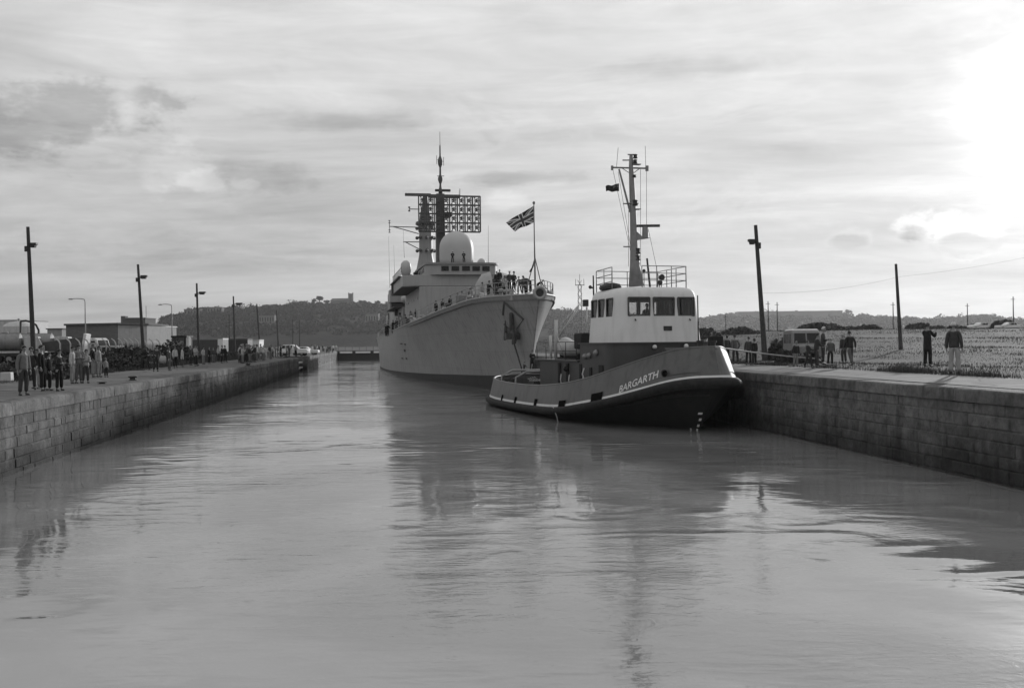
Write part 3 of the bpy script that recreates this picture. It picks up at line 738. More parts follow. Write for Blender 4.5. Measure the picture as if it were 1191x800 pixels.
# wheelhouse shell with real window openings
def wheelhouse():
    X0, X1, Y0, Y1 = -2.12, 2.12, 6.0, 10.35
    def ringset(d, zs):
        out = []
        for z, ins, fl in zs: out.append(rr(X0+ins-fl+d, X1-ins+fl-d, Y0+ins-fl+d, Y1-ins-d, max(.15, .62-d-ins*.3), z, 5, max(.15, .45-d-ins*.3)))
        return out
    zs = [(4.0, 0, .16), (5.0, 0, .07), (5.9, 0, 0), (6.25, 0.02, 0), (6.45, .07, 0), (6.62, .2, 0), (6.70, .42, 0), (6.73, .7, 0)]
    mb = MB(); mb.loft(ringset(0, zs), closed=True, caps=True); out = mb.build('wheelhouse', M_white, tug, auto=35)
    mb = MB(); mb.loft(ringset(.1, [(4.1, 0, .12), (6.2, .02, 0), (6.5, .12, 0)]), closed=True, caps=True); inn = mb.build('cut', M_dk, tug)
    cuts = MB()
    def win(x0, x1, y0, y1, z0, z1, ax):
        if ax == 'y': cuts.b2(x0, x1, y0-.5, y0+.5, z0, z1)
        else: cuts.b2(x0-.5, x0+.5, y0, y1, z0, z1)
    FW = [(-1.72, -.60), (-.40, .70), (.90, 1.78)]
    SW = [(7.0, 7.85), (8.15, 8.95), (9.2, 9.95)]
    zb, zt = 5.28, 6.17
    for a, b in FW: win(a, b, Y0, 0, zb, zt, 'y')
    for a, b in SW: win(X0, 0, a, b, zb, zt, 'x'); win(X1, 0, a, b, zb, zt, 'x')
    for a, b in ((-1.75, -.65), (-.5, .6), (.75, 1.75)): win(a, b, Y1, 0, zb+.05, zt, 'y')
    cu = cuts.build('cut', M_white, tug)
    out.data.materials.append(M_dk)
    for c_ in (inn, cu):
        bo = out.modifiers.new('b', 'BOOLEAN'); bo.operation = 'DIFFERENCE'; bo.solver = 'EXACT'; bo.material_mode = 'TRANSFER'; bo.object = c_
    bpy.context.view_layer.update()
    me = bpy.data.meshes.new_from_object(out.evaluated_get(bpy.context.evaluated_depsgraph_get()))
    out.modifiers.clear(); out.data = me
    for c_ in (inn, cu): bpy.data.objects.remove(c_)
    me.polygons.foreach_set('use_smooth', [True]*len(me.polygons)); me.set_sharp_from_angle(angle=R(35))
    n = 0
    def wn(xa, xb, ya, yb, ax, face):
        # frame and pane
        mb = MB(); t = .045
        if ax == 'y':
            for (p, q) in (((xa, zb), (xb, zb)), ((xb, zb), (xb, zt)), ((xb, zt), (xa, zt)), ((xa, zt), (xa, zb))):
                mb.tube((p[0], face, p[1]), (q[0], face, q[1]), t, t, 4)
            f = mb.build('window', M_dk, tug); g_ = MB(); g_.b2(xa, xb, face+.03, face+.045, zb, zt); g_.build('pane', M_glass, f)
        else:
            for (p, q) in (((ya, zb), (yb, zb)), ((yb, zb), (yb, zt)), ((yb, zt), (ya, zt)), ((ya, zt), (ya, zb))):
                mb.tube((face, p[0], p[1]), (face, q[0], q[1]), t, t, 4)
            f = mb.build('window', M_dk, tug); g_ = MB(); s = .03 if face < 0 else -.045
            g_.b2(face+s, face+s+.015, ya, yb, zb, zt); g_.build('pane', M_glass, f)
    for a, b in FW: wn(a, b, 0, 0, 'y', Y0+.01-.02)
    for a, b in SW: wn(0, 0, a, b, 'x', X0+.0); wn(0, 0, a, b, 'x', X1)
    for a, b in ((-1.75, -.65), (-.5, .6), (.75, 1.75)): wn(a, b, 0, 0, 'y', Y1-.02)
    mb = MB(); mb.b2(-1.6, 1.6, 6.35, 6.9, 4.2, 5.25); mb.b2(-.4, .4, 7.1, 7.5, 4.2, 5.4); mb.build('console', M_dk, tug, bevel=.03)
    mb = MB(); mb.b2(-.5, 1.3, 9.5, 9.9, 4.2, 5.1); mb.build('locker', M_dk, tug)
    mb = MB(); mb.b2(.08, .52, Y0-.13, Y0-.085, 4.55, 4.78); mb.build('name_plate', M_iron, tug)
    for x in (-1.4, 1.5):
        mb = MB(); mb.tube((x, Y0-.05, 5.12), (x, Y0-.16, 5.06), .03); mb.build('wiper_motor', M_iron, tug)
wheelhouse()
ZRF = 6.73
# roof rail
def railing(name, pts, h, levels, m, parent, r=.022, posts=None, step=1.0, closed=False):
    mb = MB(); P_ = [Vector(p) for p in pts]
    if closed: P_ = P_+[P_[0]]
    for l in levels: mb.path([p+Vector((0, 0, h*l)) for p in P_], r, 6)
    for a, b in zip(P_, P_[1:]):
        n = max(1, round((b-a).length/step))
        for i in range(n+ (0 if closed else 1)):
            p = a.lerp(b, i/n); mb.tube(p, p+Vector((0, 0, h)), r*1.15, r*1.15, 6)
    return mb.build(name, m, parent, smooth=True)
railing('roof_rail', [(-1.75, 8.0, ZRF-.05), (-1.75, 10.2, ZRF-.1), (1.75, 10.2, ZRF-.1), (1.85, 7.0, ZRF-.05), (-.6, 6.9, ZRF-.05)], 1.12, (.36, .68, 1.0), M_steel, tug, step=.95)
mb = MB(); mb.lathe((-1.5, 8.9, ZRF-.02), [(.45, 0), (.5, .1), (.45, .25), (.2, .34)], 12, 1, 1.9); mb.build('roof_hatch', M_iron, tug, smooth=True)
# searchlights
for (px, py, r) in ((770, 322.5, .16), (768, 328.5, .13)):
    c = TL(P(px, py, 50)); mb = MB(); mb.tube(c, c+Vector((.0, .22, 0)), r, r*.7, 14); mb.tube(c+Vector((0, .1, 0)), Vector((c.x, c.y+.1, ZRF)), .025)
    mb.build('searchlight', M_iron, tug, auto=40)
a = TL(P(756, 334, 50.5)); b = TL(P(752.5, 300.5, 50.5)); mb = MB(); mb.tube(a, b, .06, .05, 8); mb.build('exhaust_pipe', M_iron, tug)
c = TL(P(749, 315, 50.5)); mb = MB(); mb.tube(c, c+Vector((.1, .2, 0)), .09, .07, 10); mb.tube(c, Vector((c.x, c.y, ZRF)), .02); mb.build('floodlight', M_iron, tug)
# mast (plated, raked slightly aft at the top)
MY = 51.2
def MPt(px, py, dy=0): return TL(P(px, py, MY+dy))
mb = MB(); prof = [(740, 333, .40), (738.5, 310, .27), (737.6, 290, .21), (736.4, 250, .17), (735, 215, .15), (734, 193, .12), (734, 181, .09)]
mb.path([MPt(x, y) for x, y, r in prof], [r for x, y, r in prof], 12); mb.build('mast', M_steel, tug, smooth=True)
mb = MB(); mb.tube(MPt(712, 195), MPt(753, 196), .045, .045); mb.tube(MPt(712, 193), MPt(712, 198), .07); mb.tube(MPt(752.5, 193), MPt(752.5, 199), .09)
mb.tube(MPt(733, 202), MPt(723, 195.5), .02); mb.tube(MPt(736, 202), MPt(745, 195.5), .02); mb.build('yard_arm', M_steel, tug)
mb = MB(); mb.tube(MPt(720, 197), MPt(733, 247), .05, .06); mb.build('gaff', M_steel, tug)
for (px, py, w, h) in ((738.8, 182, .12, .22), (738.6, 188, .12, .2), (737.6, 205, .11, .14), (738.5, 236, .15, .3), (741.5, 292, .15, .3), (741, 300, .17, .25)):
    c = MPt(px, py, -.1); mb = MB(); mb.lathe((c.x, c.y, c.z-h/2), [(w, 0), (w, h*.2), (w*.8, h*.25), (w*.8, h*.8), (w*1.1, h*.85), (w*.6, h)], 10); mb.build('navigation_light', M_iron, tug)
for (x0, x1, y) in ((724.5, 742, 237), (732, 744, 243.5), (725, 733, 287), (724, 734, 186.5), (730, 738, 180), (733, 744, 191.5)):
    mb = MB(); a, b = MPt(x0, y), MPt(x1, y); mb.tube(a, b, .035, .035, 6)
    if y in (237, 243.5, 191.5): mb.box(((a.x+b.x)/2+.1, (a.y+b.y)/2, a.z), (abs(b.x-a.x)*.8, .3, .04))
    mb.build('mast_bracket', M_steel, tug)
a = MPt(738, 262); b = MPt(767.5, 263.5); mb = MB(); mb.box(((a+b)/2), ((b-a).length, .14, .13), math.atan2((b-a).y, (b-a).x)); mb.build('radar_scanner', M_iron, tug, bevel=.02)
mb = MB(); c = MPt(750.5, 277); mb.tube(c, c+Vector((0, 0, .6)), .17, .15, 12); mb.build('radar_pedestal', M_steel, tug, auto=40)
mb = MB(); a, b, c, d = MPt(738, 268), MPt(747, 276), MPt(756, 277), MPt(738, 280)
o_ = Vector((0, .1, 0))
mb.add([a-o_, b-o_, c-o_, d-o_, a+o_, b+o_, c+o_, d+o_], [(0, 1, 2, 3), (7, 6, 5, 4), (0, 4, 5, 1), (1, 5, 6, 2), (2, 6, 7, 3), (3, 7, 4, 0)]); mb.build('radar_bracket', M_steel, tug)
for (x0, y0, x1, y1) in ((713, 198, 735, 300), (719, 200, 735, 296), (745, 196, 745, 310), (752, 199, 752, 262), (753, 262, 766, 322), (719, 172, 717, 195), (750.5, 170, 751, 195), (731, 245, 731, 310)):
    mb = MB(); mb.tube(MPt(x0, y0), MPt(x1, y1), .012, .012, 4); mb.build('halyard', M_iron, tug)
# thin jack staffs at both sides of the wheelhouse
mb = MB(); a = TL(P(812.5, 402, 47.5)); b = TL(P(811.3, 343.5, 47.5)); mb.tube(a, b, .035, .03); mb.build('side_pole', M_iron, tug)
mb = MB(); a = TL(P(690.5, 350, 52)); b = TL(P(690, 320.5, 52)); mb.tube(TL(P(690.8, 362, 52)), b, .05, .04); c = TL(P(686.5, 334, 52)); mb.tube(c, TL(P(690, 335, 52)), .05); mb.ball(c, .1, 8); mb.build('side_pole', M_iron, tug)
# funnel box, boat under canvas, crane davits, posts
a = TL(P(679.3, 396.5, 52.6)); mb = MB(); mb.box(a, (.75, 1.2, .86)); mb.build('funnel', M_black, tug, bevel=.07)
mb = MB()
hull = []
for y, w, z0 in ((11.6, .25, .45), (12.2, .7, .2), (13.4, .95, .1), (14.6, .95, .1), (15.6, .75, .2), (16.0, .5, .35)):
    hull.append([Vector((-1.5+w*math.cos(a), y, 3.45+z0+ (.45*(1-w) if False else 0)+.55*math.sin(a)*(1 if math.sin(a) > 0 else .75))) for a in [2*PI*i/12 for i in range(12)]])
mb.loft(hull, closed=True, caps=True); mb.build('workboat', M_canvas, tug, smooth=True)
mb = MB(); mb.b2(-2.2, -.8, 12.0, 12.2, 3.1, 3.4); mb.b2(-2.2, -.8, 14.8, 15.0, 3.1, 3.4); mb.b2(-2.3, -.7, 11.9, 15.3, 3.1, 3.2); mb.build('boat_cradle', M_black, tug)
DP = 54.5
for (x0, y0, x1, y1, r, m, nm) in ((646.5, 417, 646.5, 372, .09, M_whited, 'davit_post'), (682.5, 388, 682.5, 357, .05, M_whited, 'lamp_post'), (650, 392, 673, 357, .06, M_whited, 'davit_arm'),
        (646, 384, 672, 356, .03, M_whited, 'davit_arm'), (641, 417, 640, 390, .07, M_whited, 'davit_post'), (657, 415, 648, 392, .04, M_whited, 'davit_stay')):
    mb = MB(); mb.tube(TL(P(x0, y0, DP)), TL(P(x1, y1, DP)), r, r, 8); mb.build(nm, m, tug, smooth=True)
mb = MB(); c = TL(P(681, 352.5, DP)); mb.box(c, (.28, .3, .38)); mb.build('lamp_head', M_iron, tug, bevel=.03)
# after deck: towing hook, bitts, gob rail, engine casing, coiled ropes
mb = MB(); mb.b2(-.35, .35, 18.0, 19.0, .55, 1.7); mb.build('tow_hook_post', M_iron, tug, bevel=.05)
mb = MB(); mb.path([(0, 19.0, 1.6), (0, 19.5, 1.65), (0, 19.75, 1.45), (0, 19.6, 1.25), (0, 19.4, 1.3)], .09, 8); mb.build('tow_hook', M_steel, tug, smooth=True)
for y in (20.2, 23.5):
    mb = MB(); mb.path([(-3.4, y, .6), (-3.3, y, 1.9), (-2.6, y, 2.25), (2.6, y, 2.25), (3.3, y, 1.9), (3.4, y, .6)], .07, 8); mb.build('towing_beam', M_steel, tug, smooth=True)
for x in (-2.6, -2.1, 2.1, 2.6):
    mb = MB(); mb.tube((x, 24.8, .5), (x, 24.8, 1.65), .14, .14, 12); mb.tube((x, 24.8, 1.55), (x, 24.8, 1.68), .19, .19, 12); mb.build('bollard_post', M_iron, tug)
mb = MB()
for k in range(3):
    for i in range(1): mb.path([(-1.6+.5*math.cos(a), 21.8+.5*math.sin(a), .68+k*.09) for a in [2*PI*j/16 for j in range(16)]], .045, 5, closed=True)
mb.build('rope_coil', M_rope, tug, smooth=True)
mb = MB(); mb.tube((0, 26, .5), (0, 26, 1.4), .35, .45, 14); mb.tube((0, 26, 1.4), (0, 26, 1.5), .5, .5, 14); mb.build('capstan', M_iron, tug, auto=40)
railing('deck_rail', [(-2.8, 10.5, 3.1), (-2.8, 17.4, 3.1), (2.8, 17.4, 3.1)], .95, (.5, 1), M_iron, tug, r=.02, step=1.6)
mb = MB(); mb.b2(-2.9, -1.9, 17.8, 18.9, .6, 1.75); mb.b2(-2.6, -2.0, 17.25, 17.3, .8, 2.6); mb.build('engine_hatch', M_iron, tug, bevel=.03)
mb = MB()
for k in range(4): mb.tube((-2.9+.02*k, 17.7+.5*k, 2.0-.05*k), (-2.2, 17.9+.5*k, 1.5), .03)
mb.build('fender_lashings', M_rope, tug)

# ================================================================ FLAGS
def flag_mesh(name, w, h, pts_fn, fn, mats, nx=64, ny=40):
    mb = MB(); vs = []
    for i in range(nx+1):
        for j in range(ny+1): vs.append(pts_fn(i/nx, j/ny))
    fs = []; mi = []
    for i in range(nx):
        for j in range(ny):
            fs.append((i*(ny+1)+j, (i+1)*(ny+1)+j, (i+1)*(ny+1)+j+1, i*(ny+1)+j+1)); mi.append(fn((i+.5)/nx, (j+.5)/ny))
    mb.add(vs, fs); mb.m = mi; return mb.build(name, mats, smooth=True)
def union(u, v):
    x, y = (u-.5)*2, (v-.5)            # 2:1
    x = (u-.5)*60; y = (v-.5)*30
    if abs(x) < 3 or abs(y) < 3: return 1
    if abs(x) < 5 or abs(y) < 5: return 2
    for s in (1, -1):
        d = (x*15-s*y*30)/math.hypot(15, 30)*1.0
        dd = (y-s*x*.5)/math.sqrt(1.25)
        if abs(dd) < 3:
            # counterchanged red
            up = (x > 0) == (s > 0)
            if (dd*(1 if x < 0 else -1)*(1) > 0 and dd*(1 if x < 0 else -1) < 2): return 1
            return 2
    return 0
FB, FR, FW_ = cloth(.028), cloth(.075), cloth(.62)
JY = 75.3
def jack(u, v):                        # u 0 at the staff .. 1 fly ; v 0 bottom .. 1 top
    top = P(621, 239.5, JY); bot = P(621, 259, JY); ft = P(588.5, 258.5, JY); fb = P(599, 268.5, JY)
    p = top.lerp(bot, 1-v).lerp(ft.lerp(fb, 1-v), u)
    p += Vector((0, math.sin(u*8+v*2)*.13*u**.5, 0)) + Vector((0, 0, .05*math.sin(u*9+1.5)*u))
    return p
YS = .92
fo = flag_mesh('union_flag', 2, 1, jack, union, [FB, FR, FW_])
tag(fo, 'Union flag flying from the staff on the warship bow', 'flag')
YS = TS
def ens(u, v):
    top = P(720, 213.5, MY); bot = P(720, 222.5, MY); ft = P(704.5, 217, MY); fb = P(705, 223.2, MY)
    return top.lerp(bot, 1-v).lerp(ft.lerp(fb, 1-v), u)+Vector((0, math.sin(u*7)*.1*u, .05*math.sin(u*9)*u))
fo = flag_mesh('ensign', 1, .5, ens, lambda u, v: 1 if (u < .45 and v > .5 and union(u/.45, (v-.5)*2) == 2) else 0, [cloth(.03), cloth(.16)], 24, 14)
tag(fo, 'small dark ensign flying from the tug mast halyard', 'flag')
# ================================================================ WARSHIP
YS = SS = .92; SB = Vector((1.27, 78, 0))*SS; SA = math.atan(.184)
ship = empty('warship', SB, SA, 'large grey warship with white radar dome and lattice radar, bow towards the camera', 'warship')
SM = Matrix.Translation(SB) @ Matrix.Rotation(SA, 4, 'Z') @ Matrix.Scale(SS, 4); ship.scale = (SS,)*3
def SL(p): return SM.inverted() @ Vector(p)
def SP(px, py, Y): return SL(P(px, py, Y))
def s_at(px, py, t):                    # local point seen at the pixel, on the plane y=t of the ship
    u, v = uv(px, py); d = Vector((u, 1, -v)); o = Vector((0, 0, EYE)); Mi = SM.inverted()
    o2 = Mi@o; d2 = Mi.to_3x3()@d; k = (t-o2.y)/d2.y; return o2+d2*k
DKN = [(0, .06), (.8, .75), (2.4, 1.5), (4.8, 2.45), (8.9, 3.6), (12.9, 4.4), (21, 5.55), (35, 6.7), (50, 7.1), (100, 7.0), (125, 6.3)]
WLN = [(0, .03), (5, .62), (10, 1.45), (20, 3.1), (35, 5.2), (50, 6.5), (70, 7.0), (100, 6.9), (125, 5.6)]
DZ = [(0, 7.72), (8, 7.85), (14, 7.5), (27, 6.75), (42, 6.25), (57, 6.0), (100, 5.45), (125, 5.3)]
SQ = [0, .4, .8, 1.4, 2.4, 3.6, 4.8, 6.5, 8.9, 11, 12.9, 16, 18.5, 21, 25, 30, 35, 42, 50, 60, 70, 80, 90, 100, 110, 118, 125]
def sh(q, s, g=-1, off=0):
    tq = q-4.5*s*max(0, 1-q/25) if s >= 0 else q+s*1.2*max(0, 1-q/25)
    b = lerp(stab(q, WLN), stab(q, DKN), max(s, 0)**1.45)
    return Vector((g*(b+off), tq, stab(q, DZ)*s if s >= 0 else s*1.5))
def bootz(q): return tab(q, [(0, 1.45), (30, .85), (75, .25), (125, .2)])
LV = [0, .12, .25, .4, .55, .7, .82, .92, 1.0]
for nm, m, rng_ in (('hull', M_hull, None), ('boot_topping', M_boot, 1)):
    mb = MB()
    for g in (-1, 1):
        rows = []
        for k in range(9):
            row = []
            for q in SQ:
                sb = bootz(q)/stab(q, DZ)
                s = lerp(sb, 1, k/8) if rng_ is None else lerp(-.7, sb, k/8)
                row.append(sh(q, s, g))
            rows.append(row)
        mb.loft(rows)
    # transom and stem closing
    for lst in ([sh(125, lerp(bootz(125)/5.3, 1, k/8) if rng_ is None else lerp(-.7, bootz(125)/5.3, k/8), -1) for k in range(9)],):
        mb.loft([lst, [Vector((-p.x, p.y, p.z)) for p in lst]])
    l0 = [sh(0, lerp(bootz(0)/7.72, 1, k/8) if rng_ is None else lerp(-.7, bootz(0)/7.72, k/8), -1) for k in range(9)]
    mb.loft([l0, [Vector((-p.x, p.y, p.z)) for p in l0]])
    mb.build(nm, m, ship, auto=30)
mb = MB(); mb.loft([[sh(q, 1, -1)+Vector((0, 0, -.35 if q < 40 else -.02)) for q in SQ], [sh(q, 1, 1)+Vector((0, 0, -.35 if q < 40 else -.02)) for q in SQ]]); mb.build('weather_deck', M_dk, ship)
mb = MB()
for g in (-1, 1): mb.path([sh(q, 1, g)+Vector((0, 0, .03)) for q in SQ], .07, 6)
mb.build('deck_edge', M_navyd, ship)
def edge_at(t, g=-1):
    best = min(((abs(sh(q/10, 1, g).y-t), q/10) for q in range(0, 1250)), key=lambda a: a[0])[1]; return sh(best, 1, g)
# guard rails
for g in (-1, 1):
    mb = MB(); pts = [edge_at(t, g)+Vector((-g*.15, 0, 0)) for t in [-4.2, -3.4, -2.3, -.5, 1.5, 3.5, 5.5, 8, 10.5, 13, 15.5, 18, 21, 24, 27, 30, 33, 36, 40, 44, 48, 52, 56, 60, 65, 70, 75, 80, 86, 92, 98, 104, 110, 116, 123]]
    for l in (.4, .75, 1.1): mb.path([p+Vector((0, 0, l)) for p in pts], .02 if l < 1 else .03, 4)
    for p in pts: mb.tube(p, p+Vector((0, 0, 1.1)), .035, .03, 5)
    mb.build('guard_rail', M_steel, ship)
# shadow marks on the side, painted in as thin dark plates
for (px, py, w, h) in ((466.5, 400, .9, .14), (471, 400, .35, .14), (470.6, 407.5, .4, .3), (468, 416.5, .9, .12), (472.6, 416.5, .35, .2)):
    c = s_at(px, py, 60); 
    for _ in range(6):
        pass
    best = None
    for q in range(400, 900, 5):
        for s_ in range(20, 100, 2):
            p = SM@sh(q/10, s_/100); p = PR(p); d = (p[0]-px)**2+(p[1]-py)**2
            if best is None or d < best[0]: best = (d, q/10, s_/100)
    p = sh(best[1], best[2], -1, .02); mb = MB(); mb.box(p, (.05, w*4, h)); mb.build('shadow_mark', M_dk, ship)
# anchor recess, anchor, cable
def shp(px, py, t0=0, t1=20, off=.0):
    best = None
    for q in range(5, 250, 1):
        for s_ in range(20, 101, 1):
            p = SM@sh(q/10, s_/100); p = PR(p); d = (p[0]-px)**2+(p[1]-py)**2
            if best is None or d < best[0]: best = (d, q/10, s_/100)
    return sh(best[1], best[2], -1, off)
pts = [shp(587.5, 351), shp(586, 366), shp(601, 383), shp(609.5, 371)]
n = (pts[1]-pts[0]).cross(pts[3]-pts[0]).normalized(); n = n if n.x < 0 else -n
mb = MB(); c = sum(pts, Vector())/4
o1 = [p+n*.02 for p in pts]; o2 = [lerp(p, c, .14)+n*.05 for p in pts]; 
mb.loft([o1, [p+n*.08 for p in o1], [p+n*.03 for p in o2]], closed=True); mb.build('hawse_rim', M_navy, ship)
mb = MB(); mb.add([p+n*.045 for p in o2], [(0, 1, 2, 3)]); mb.build('anchor_recess', M_navy, ship)
mb = MB(); mb.tube(pts[0]+n*.1, pts[1]+n*.1, .09); mb.tube(pts[0]+n*.1, pts[3]+n*.1, .07); mb.build('recess_lip', M_dk, ship)
an = MB(); A0 = shp(598, 364, off=.25); A1 = shp(601.5, 386, off=.45)
an.tube(A0, A1, .16, .2, 8); d = (A1-A0).normalized(); sd_ = d.cross(n).normalized()
an.tube(A1-sd_*.75, A1+sd_*.75, .22, .22, 8)
for k in (-1, 1):
    b0 = A1+sd_*.62*k; an.path([b0, b0+d*.6+n*.25+Vector((0, 0, -.1)), b0+d*.25+n*.2-d*1.1], [.24, .2, .05], 6)
an.box(A1+d*.35, (1.1, .9, .5)); an.build('anchor', M_dk, ship, bevel=.04)
mb = MB(); mb.path([shp(588, 377, off=.1), shp(594, 384, off=.2), A1+n*.2], .07, 6); mb.build('anchor_strop', M_iron, ship)
mb = MB(); mb.path([A1+d*.4, SP(606.5, 428, 77), SP(607, 433, 76.5)], .06, 6); mb.build('anchor_cable', M_iron, ship)
# bullnose at the stem head
c = edge_at(-4.5)+Vector((0, -.1, 0)); c.x = 0; mb = MB(); mb.path([c+Vector((.42*math.cos(a), -.1, .12+.42*math.sin(a))) for a in [2*PI*i/16 for i in range(16)]], .13, 8, closed=True); mb.build('bullnose', M_navyd, ship, smooth=True)
mb = MB(); mb.tube(c+Vector((0, -.12, .12)), c+Vector((0, .15, .12)), .34, .34, 14); mb.build('bullnose_plate', M_iron, ship)
# jackstaff
a = SP(622.5, 336, JY); b = SP(621, 237.5, JY); mb = MB(); mb.tube(a, b, .07, .045, 8); mb.ball(b+Vector((0, 0, .1)), .12, 8); mb.build('jackstaff', M_steel, ship, smooth=True)
m_ = SP(622.3, 300, JY)
for px, dy in ((612.5, 1.0), (630.5, 1.2)):
    mb = MB(); mb.tube(m_, SP(px, 335, JY+dy), .04, .04, 6); mb.build('jackstaff_stay', M_steel, ship)
mb = MB(); q0 = SP(621, 303, JY-.1); vs = [q0, SP(618.5, 311, JY-.1), SP(615.5, 316, JY-.1), SP(618, 317, JY-.1), SP(621, 309, JY-.1)]
mb.add(vs+[v+Vector((0, .06, 0)) for v in vs], [(0, 1, 2, 3, 4), (9, 8, 7, 6, 5)]); mb.build('furled_bunting', cloth(.06), ship)
# capstans, bollards, breakwater
for x, y in ((-1.2, 1.5), (1.2, 1.5)):
    z = stab(y+4, DZ)-.35; mb = MB(); mb.lathe((x, y, z), [(.5, 0), (.32, .15), (.28, .6), (.5, .75), (.45, .95)], 14); mb.build('capstan', M_navyd, ship, auto=40)
for x, y in ((-1.5, -1.5), (-2.3, 3.5), (-3.0, 7.5), (1.9, 0)):
    z = stab(y+4, DZ)-.35; mb = MB()
    for dy in (0, .5): mb.tube((x, y+dy, z), (x, y+dy, z+.7), .14, .14, 10)
    mb.build('bollard_post', M_navyd, ship)
mb = MB(); mb.loft([[Vector((-4.3, 11.5, 7.0)), Vector((0, 9, 7.2)), Vector((4.3, 11.5, 7.0))], [Vector((-4.3, 11.3, 8.4)), Vector((0, 8.8, 8.5)), Vector((4.3, 11.3, 8.4))]]); mb.loft([[Vector((-4.3, 11.6, 7.0)), Vector((0, 9.1, 7.2)), Vector((4.3, 11.6, 7.0))], [Vector((-4.3, 11.35, 8.4)), Vector((0, 8.85, 8.5)), Vector((4.3, 11.35, 8.4))]]); mb.build('breakwater', M_navy, ship)
# gun turret: two half-domed side shields with the gun in the dark slot between them
gz = 7.0; gy = 16.0
gc = s_at(575.5, 344, gy).x
def shield(x0, x1, m):
    prof = [(-1.75, 0), (-1.85, 1.0), (-1.7, 2.0), (-1.3, 2.9), (-.7, 3.55), (.1, 3.95), (.9, 3.95), (1.7, 3.6), (2.0, 2.4), (2.0, 0)]
    mb = MB(); o = 1 if abs(x1) > abs(x0) else -1
    inner = [Vector((gc+x0, gy+a, gz+b)) for a, b in prof]
    mid = [Vector((gc+lerp(x0, x1, .55), gy+.1+(a-.1)*.97, gz+b*.95)) for a, b in prof]
    outer = [Vector((gc+x1, gy+.1+(a-.1)*.78, gz+b*.72)) for a, b in prof]
    mb.loft([inner, mid, outer], caps=True); return mb
s1 = shield(-.42, -1.72, 0).build('gun_shield', M_navyd, ship, auto=50); s2 = shield(.50, 1.72, 0).build('gun_shield', M_navyd, ship, auto=50)
mb = MB(); mb.b2(gc-.42, gc+.5, gy-.6, gy+1.6, gz, gz+3.2); mb.build('gun_mantlet', M_iron, ship)
mb = MB(); mb.path([(gc+.05, gy-.3, gz+2.0), (gc+.05, gy-2.2, gz+2.5), (gc+.05, gy-6.3, gz+3.1)], [.26, .2, .1], 10); mb.build('gun_barrel', M_navy, ship, smooth=True)
mb = MB(); mb.lathe((gc, gy, gz-.4), [(2.3, 0), (2.3, .4), (2.1, .5)], 24); mb.build('gun_ring', M_navy, ship)
# twin missile launcher, rails raised
lc = s_at(541, 350, 30); mb = MB(); mb.lathe((lc.x, 30, 6.2), [(1.2, 0), (1.1, .5), (.7, .8), (.6, 1.6)], 14); mb.build('launcher_base', M_navy, ship, auto=40)
for k in (-.75, .55):
    mb = MB(); mb.tube((lc.x+k, 30.3, 7.4), (lc.x+k+.25, 30.0, 9.9 if k > 0 else 8.6), .30, .22, 8); mb.build('launcher_rail', M_iron, ship)
mb = MB(); mb.b2(lc.x-1.0, lc.x+.9, 29.8, 30.4, 7.2, 7.9); mb.build('launcher_arm', M_iron, ship, bevel=.05)
# ------------------------------------------------ superstructure
def blk(name, x0, x1, y0, y1, z0, z1, m=M_navyd, ch=0.0, bev=.05):
    mb = MB()
    if ch: ring = lambda z: [Vector(p+(z,)) for p in ((x0+ch, y0), (x1-ch, y0), (x1, y0+ch), (x1, y1), (x0, y1), (x0, y0+ch))]; mb.loft([ring(z0), ring(z1)], closed=True, caps=True)
    else: mb.b2(x0, x1, y0, y1, z0, z1)
    return mb.build(name, m, ship, bevel=bev)
blk('forward_superstructure', -5.15, 5.15, 38, 62, 6.0, 10.85, ch=.8)
blk('bridge_wing_screen', -7.0, 5.2, 39.2, 60, 10.95, 12.28, ch=1.2)
blk('wing_deck', -7.15, 5.35, 39.0, 60.5, 10.85, 10.95, M_dk, ch=1.2, bev=0)
blk('upper_deck_ledge', -7.3, 5.3, 44, 60.2, 12.28, 12.45, M_dk, bev=0)
def bridge():
    mb = MB(); n = 14
    def ring(z, d=0): 
        pts = []
        for i in range(n+1):
            a = PI+PI*i/n; c_ = math.cos(a); s_ = math.sin(a)
            pts.append(Vector(((4.35+d)*(abs(c_)**.45)*(1 if c_ > 0 else -1), 41.2+(2.6+d)*(-abs(s_)**.6), z)))
        return pts+[Vector((4.35+d, 52+d, z)), Vector((-4.35-d, 52+d, z))]
    mb.loft([ring(12.28), ring(13.62)], closed=True, caps=True); mb.build('bridge', M_navyd, ship, auto=40)
    mb = MB(); mb.loft([ring(13.5, .18), ring(13.72, .18)], closed=True, caps=True); mb.build('bridge_roof', M_navy, ship)
    return ring
ring = bridge()
def front_y(x):
    # bridge front curve inverse
    c_ = min(1, (abs(x)/4.35)**(1/.45)); s_ = math.sqrt(max(0, 1-c_*c_)); return 41.2-2.6*s_**.6
for px0, px1 in ((513, 521.5), (524.8, 533.5), (537, 546), (549, 557.5), (560.5, 569)):
    xa = s_at(px0, 314, 39).x; xb = s_at(px1, 314, 39).x; ya, yb = front_y(xa), front_y(xb)
    mb = MB(); a = Vector((xa, ya-.02, 12.72)); b = Vector((xb, yb-.02, 12.72)); nn = Vector((b.y-a.y, -(b.x-a.x), 0)).normalized()
    for sgn in (1,):
        h = Vector((0, 0, .56)); o = nn*.05
        mb.add([a+o, b+o, b+o+h, a+o+h, a-o*4, b-o*4, b-o*4+h, a-o*4+h], [(0, 1, 2, 3), (0, 4, 5, 1), (1, 5, 6, 2), (2, 6, 7, 3), (3, 7, 4, 0)])
    mb.build('bridge_window', M_glassd, ship)
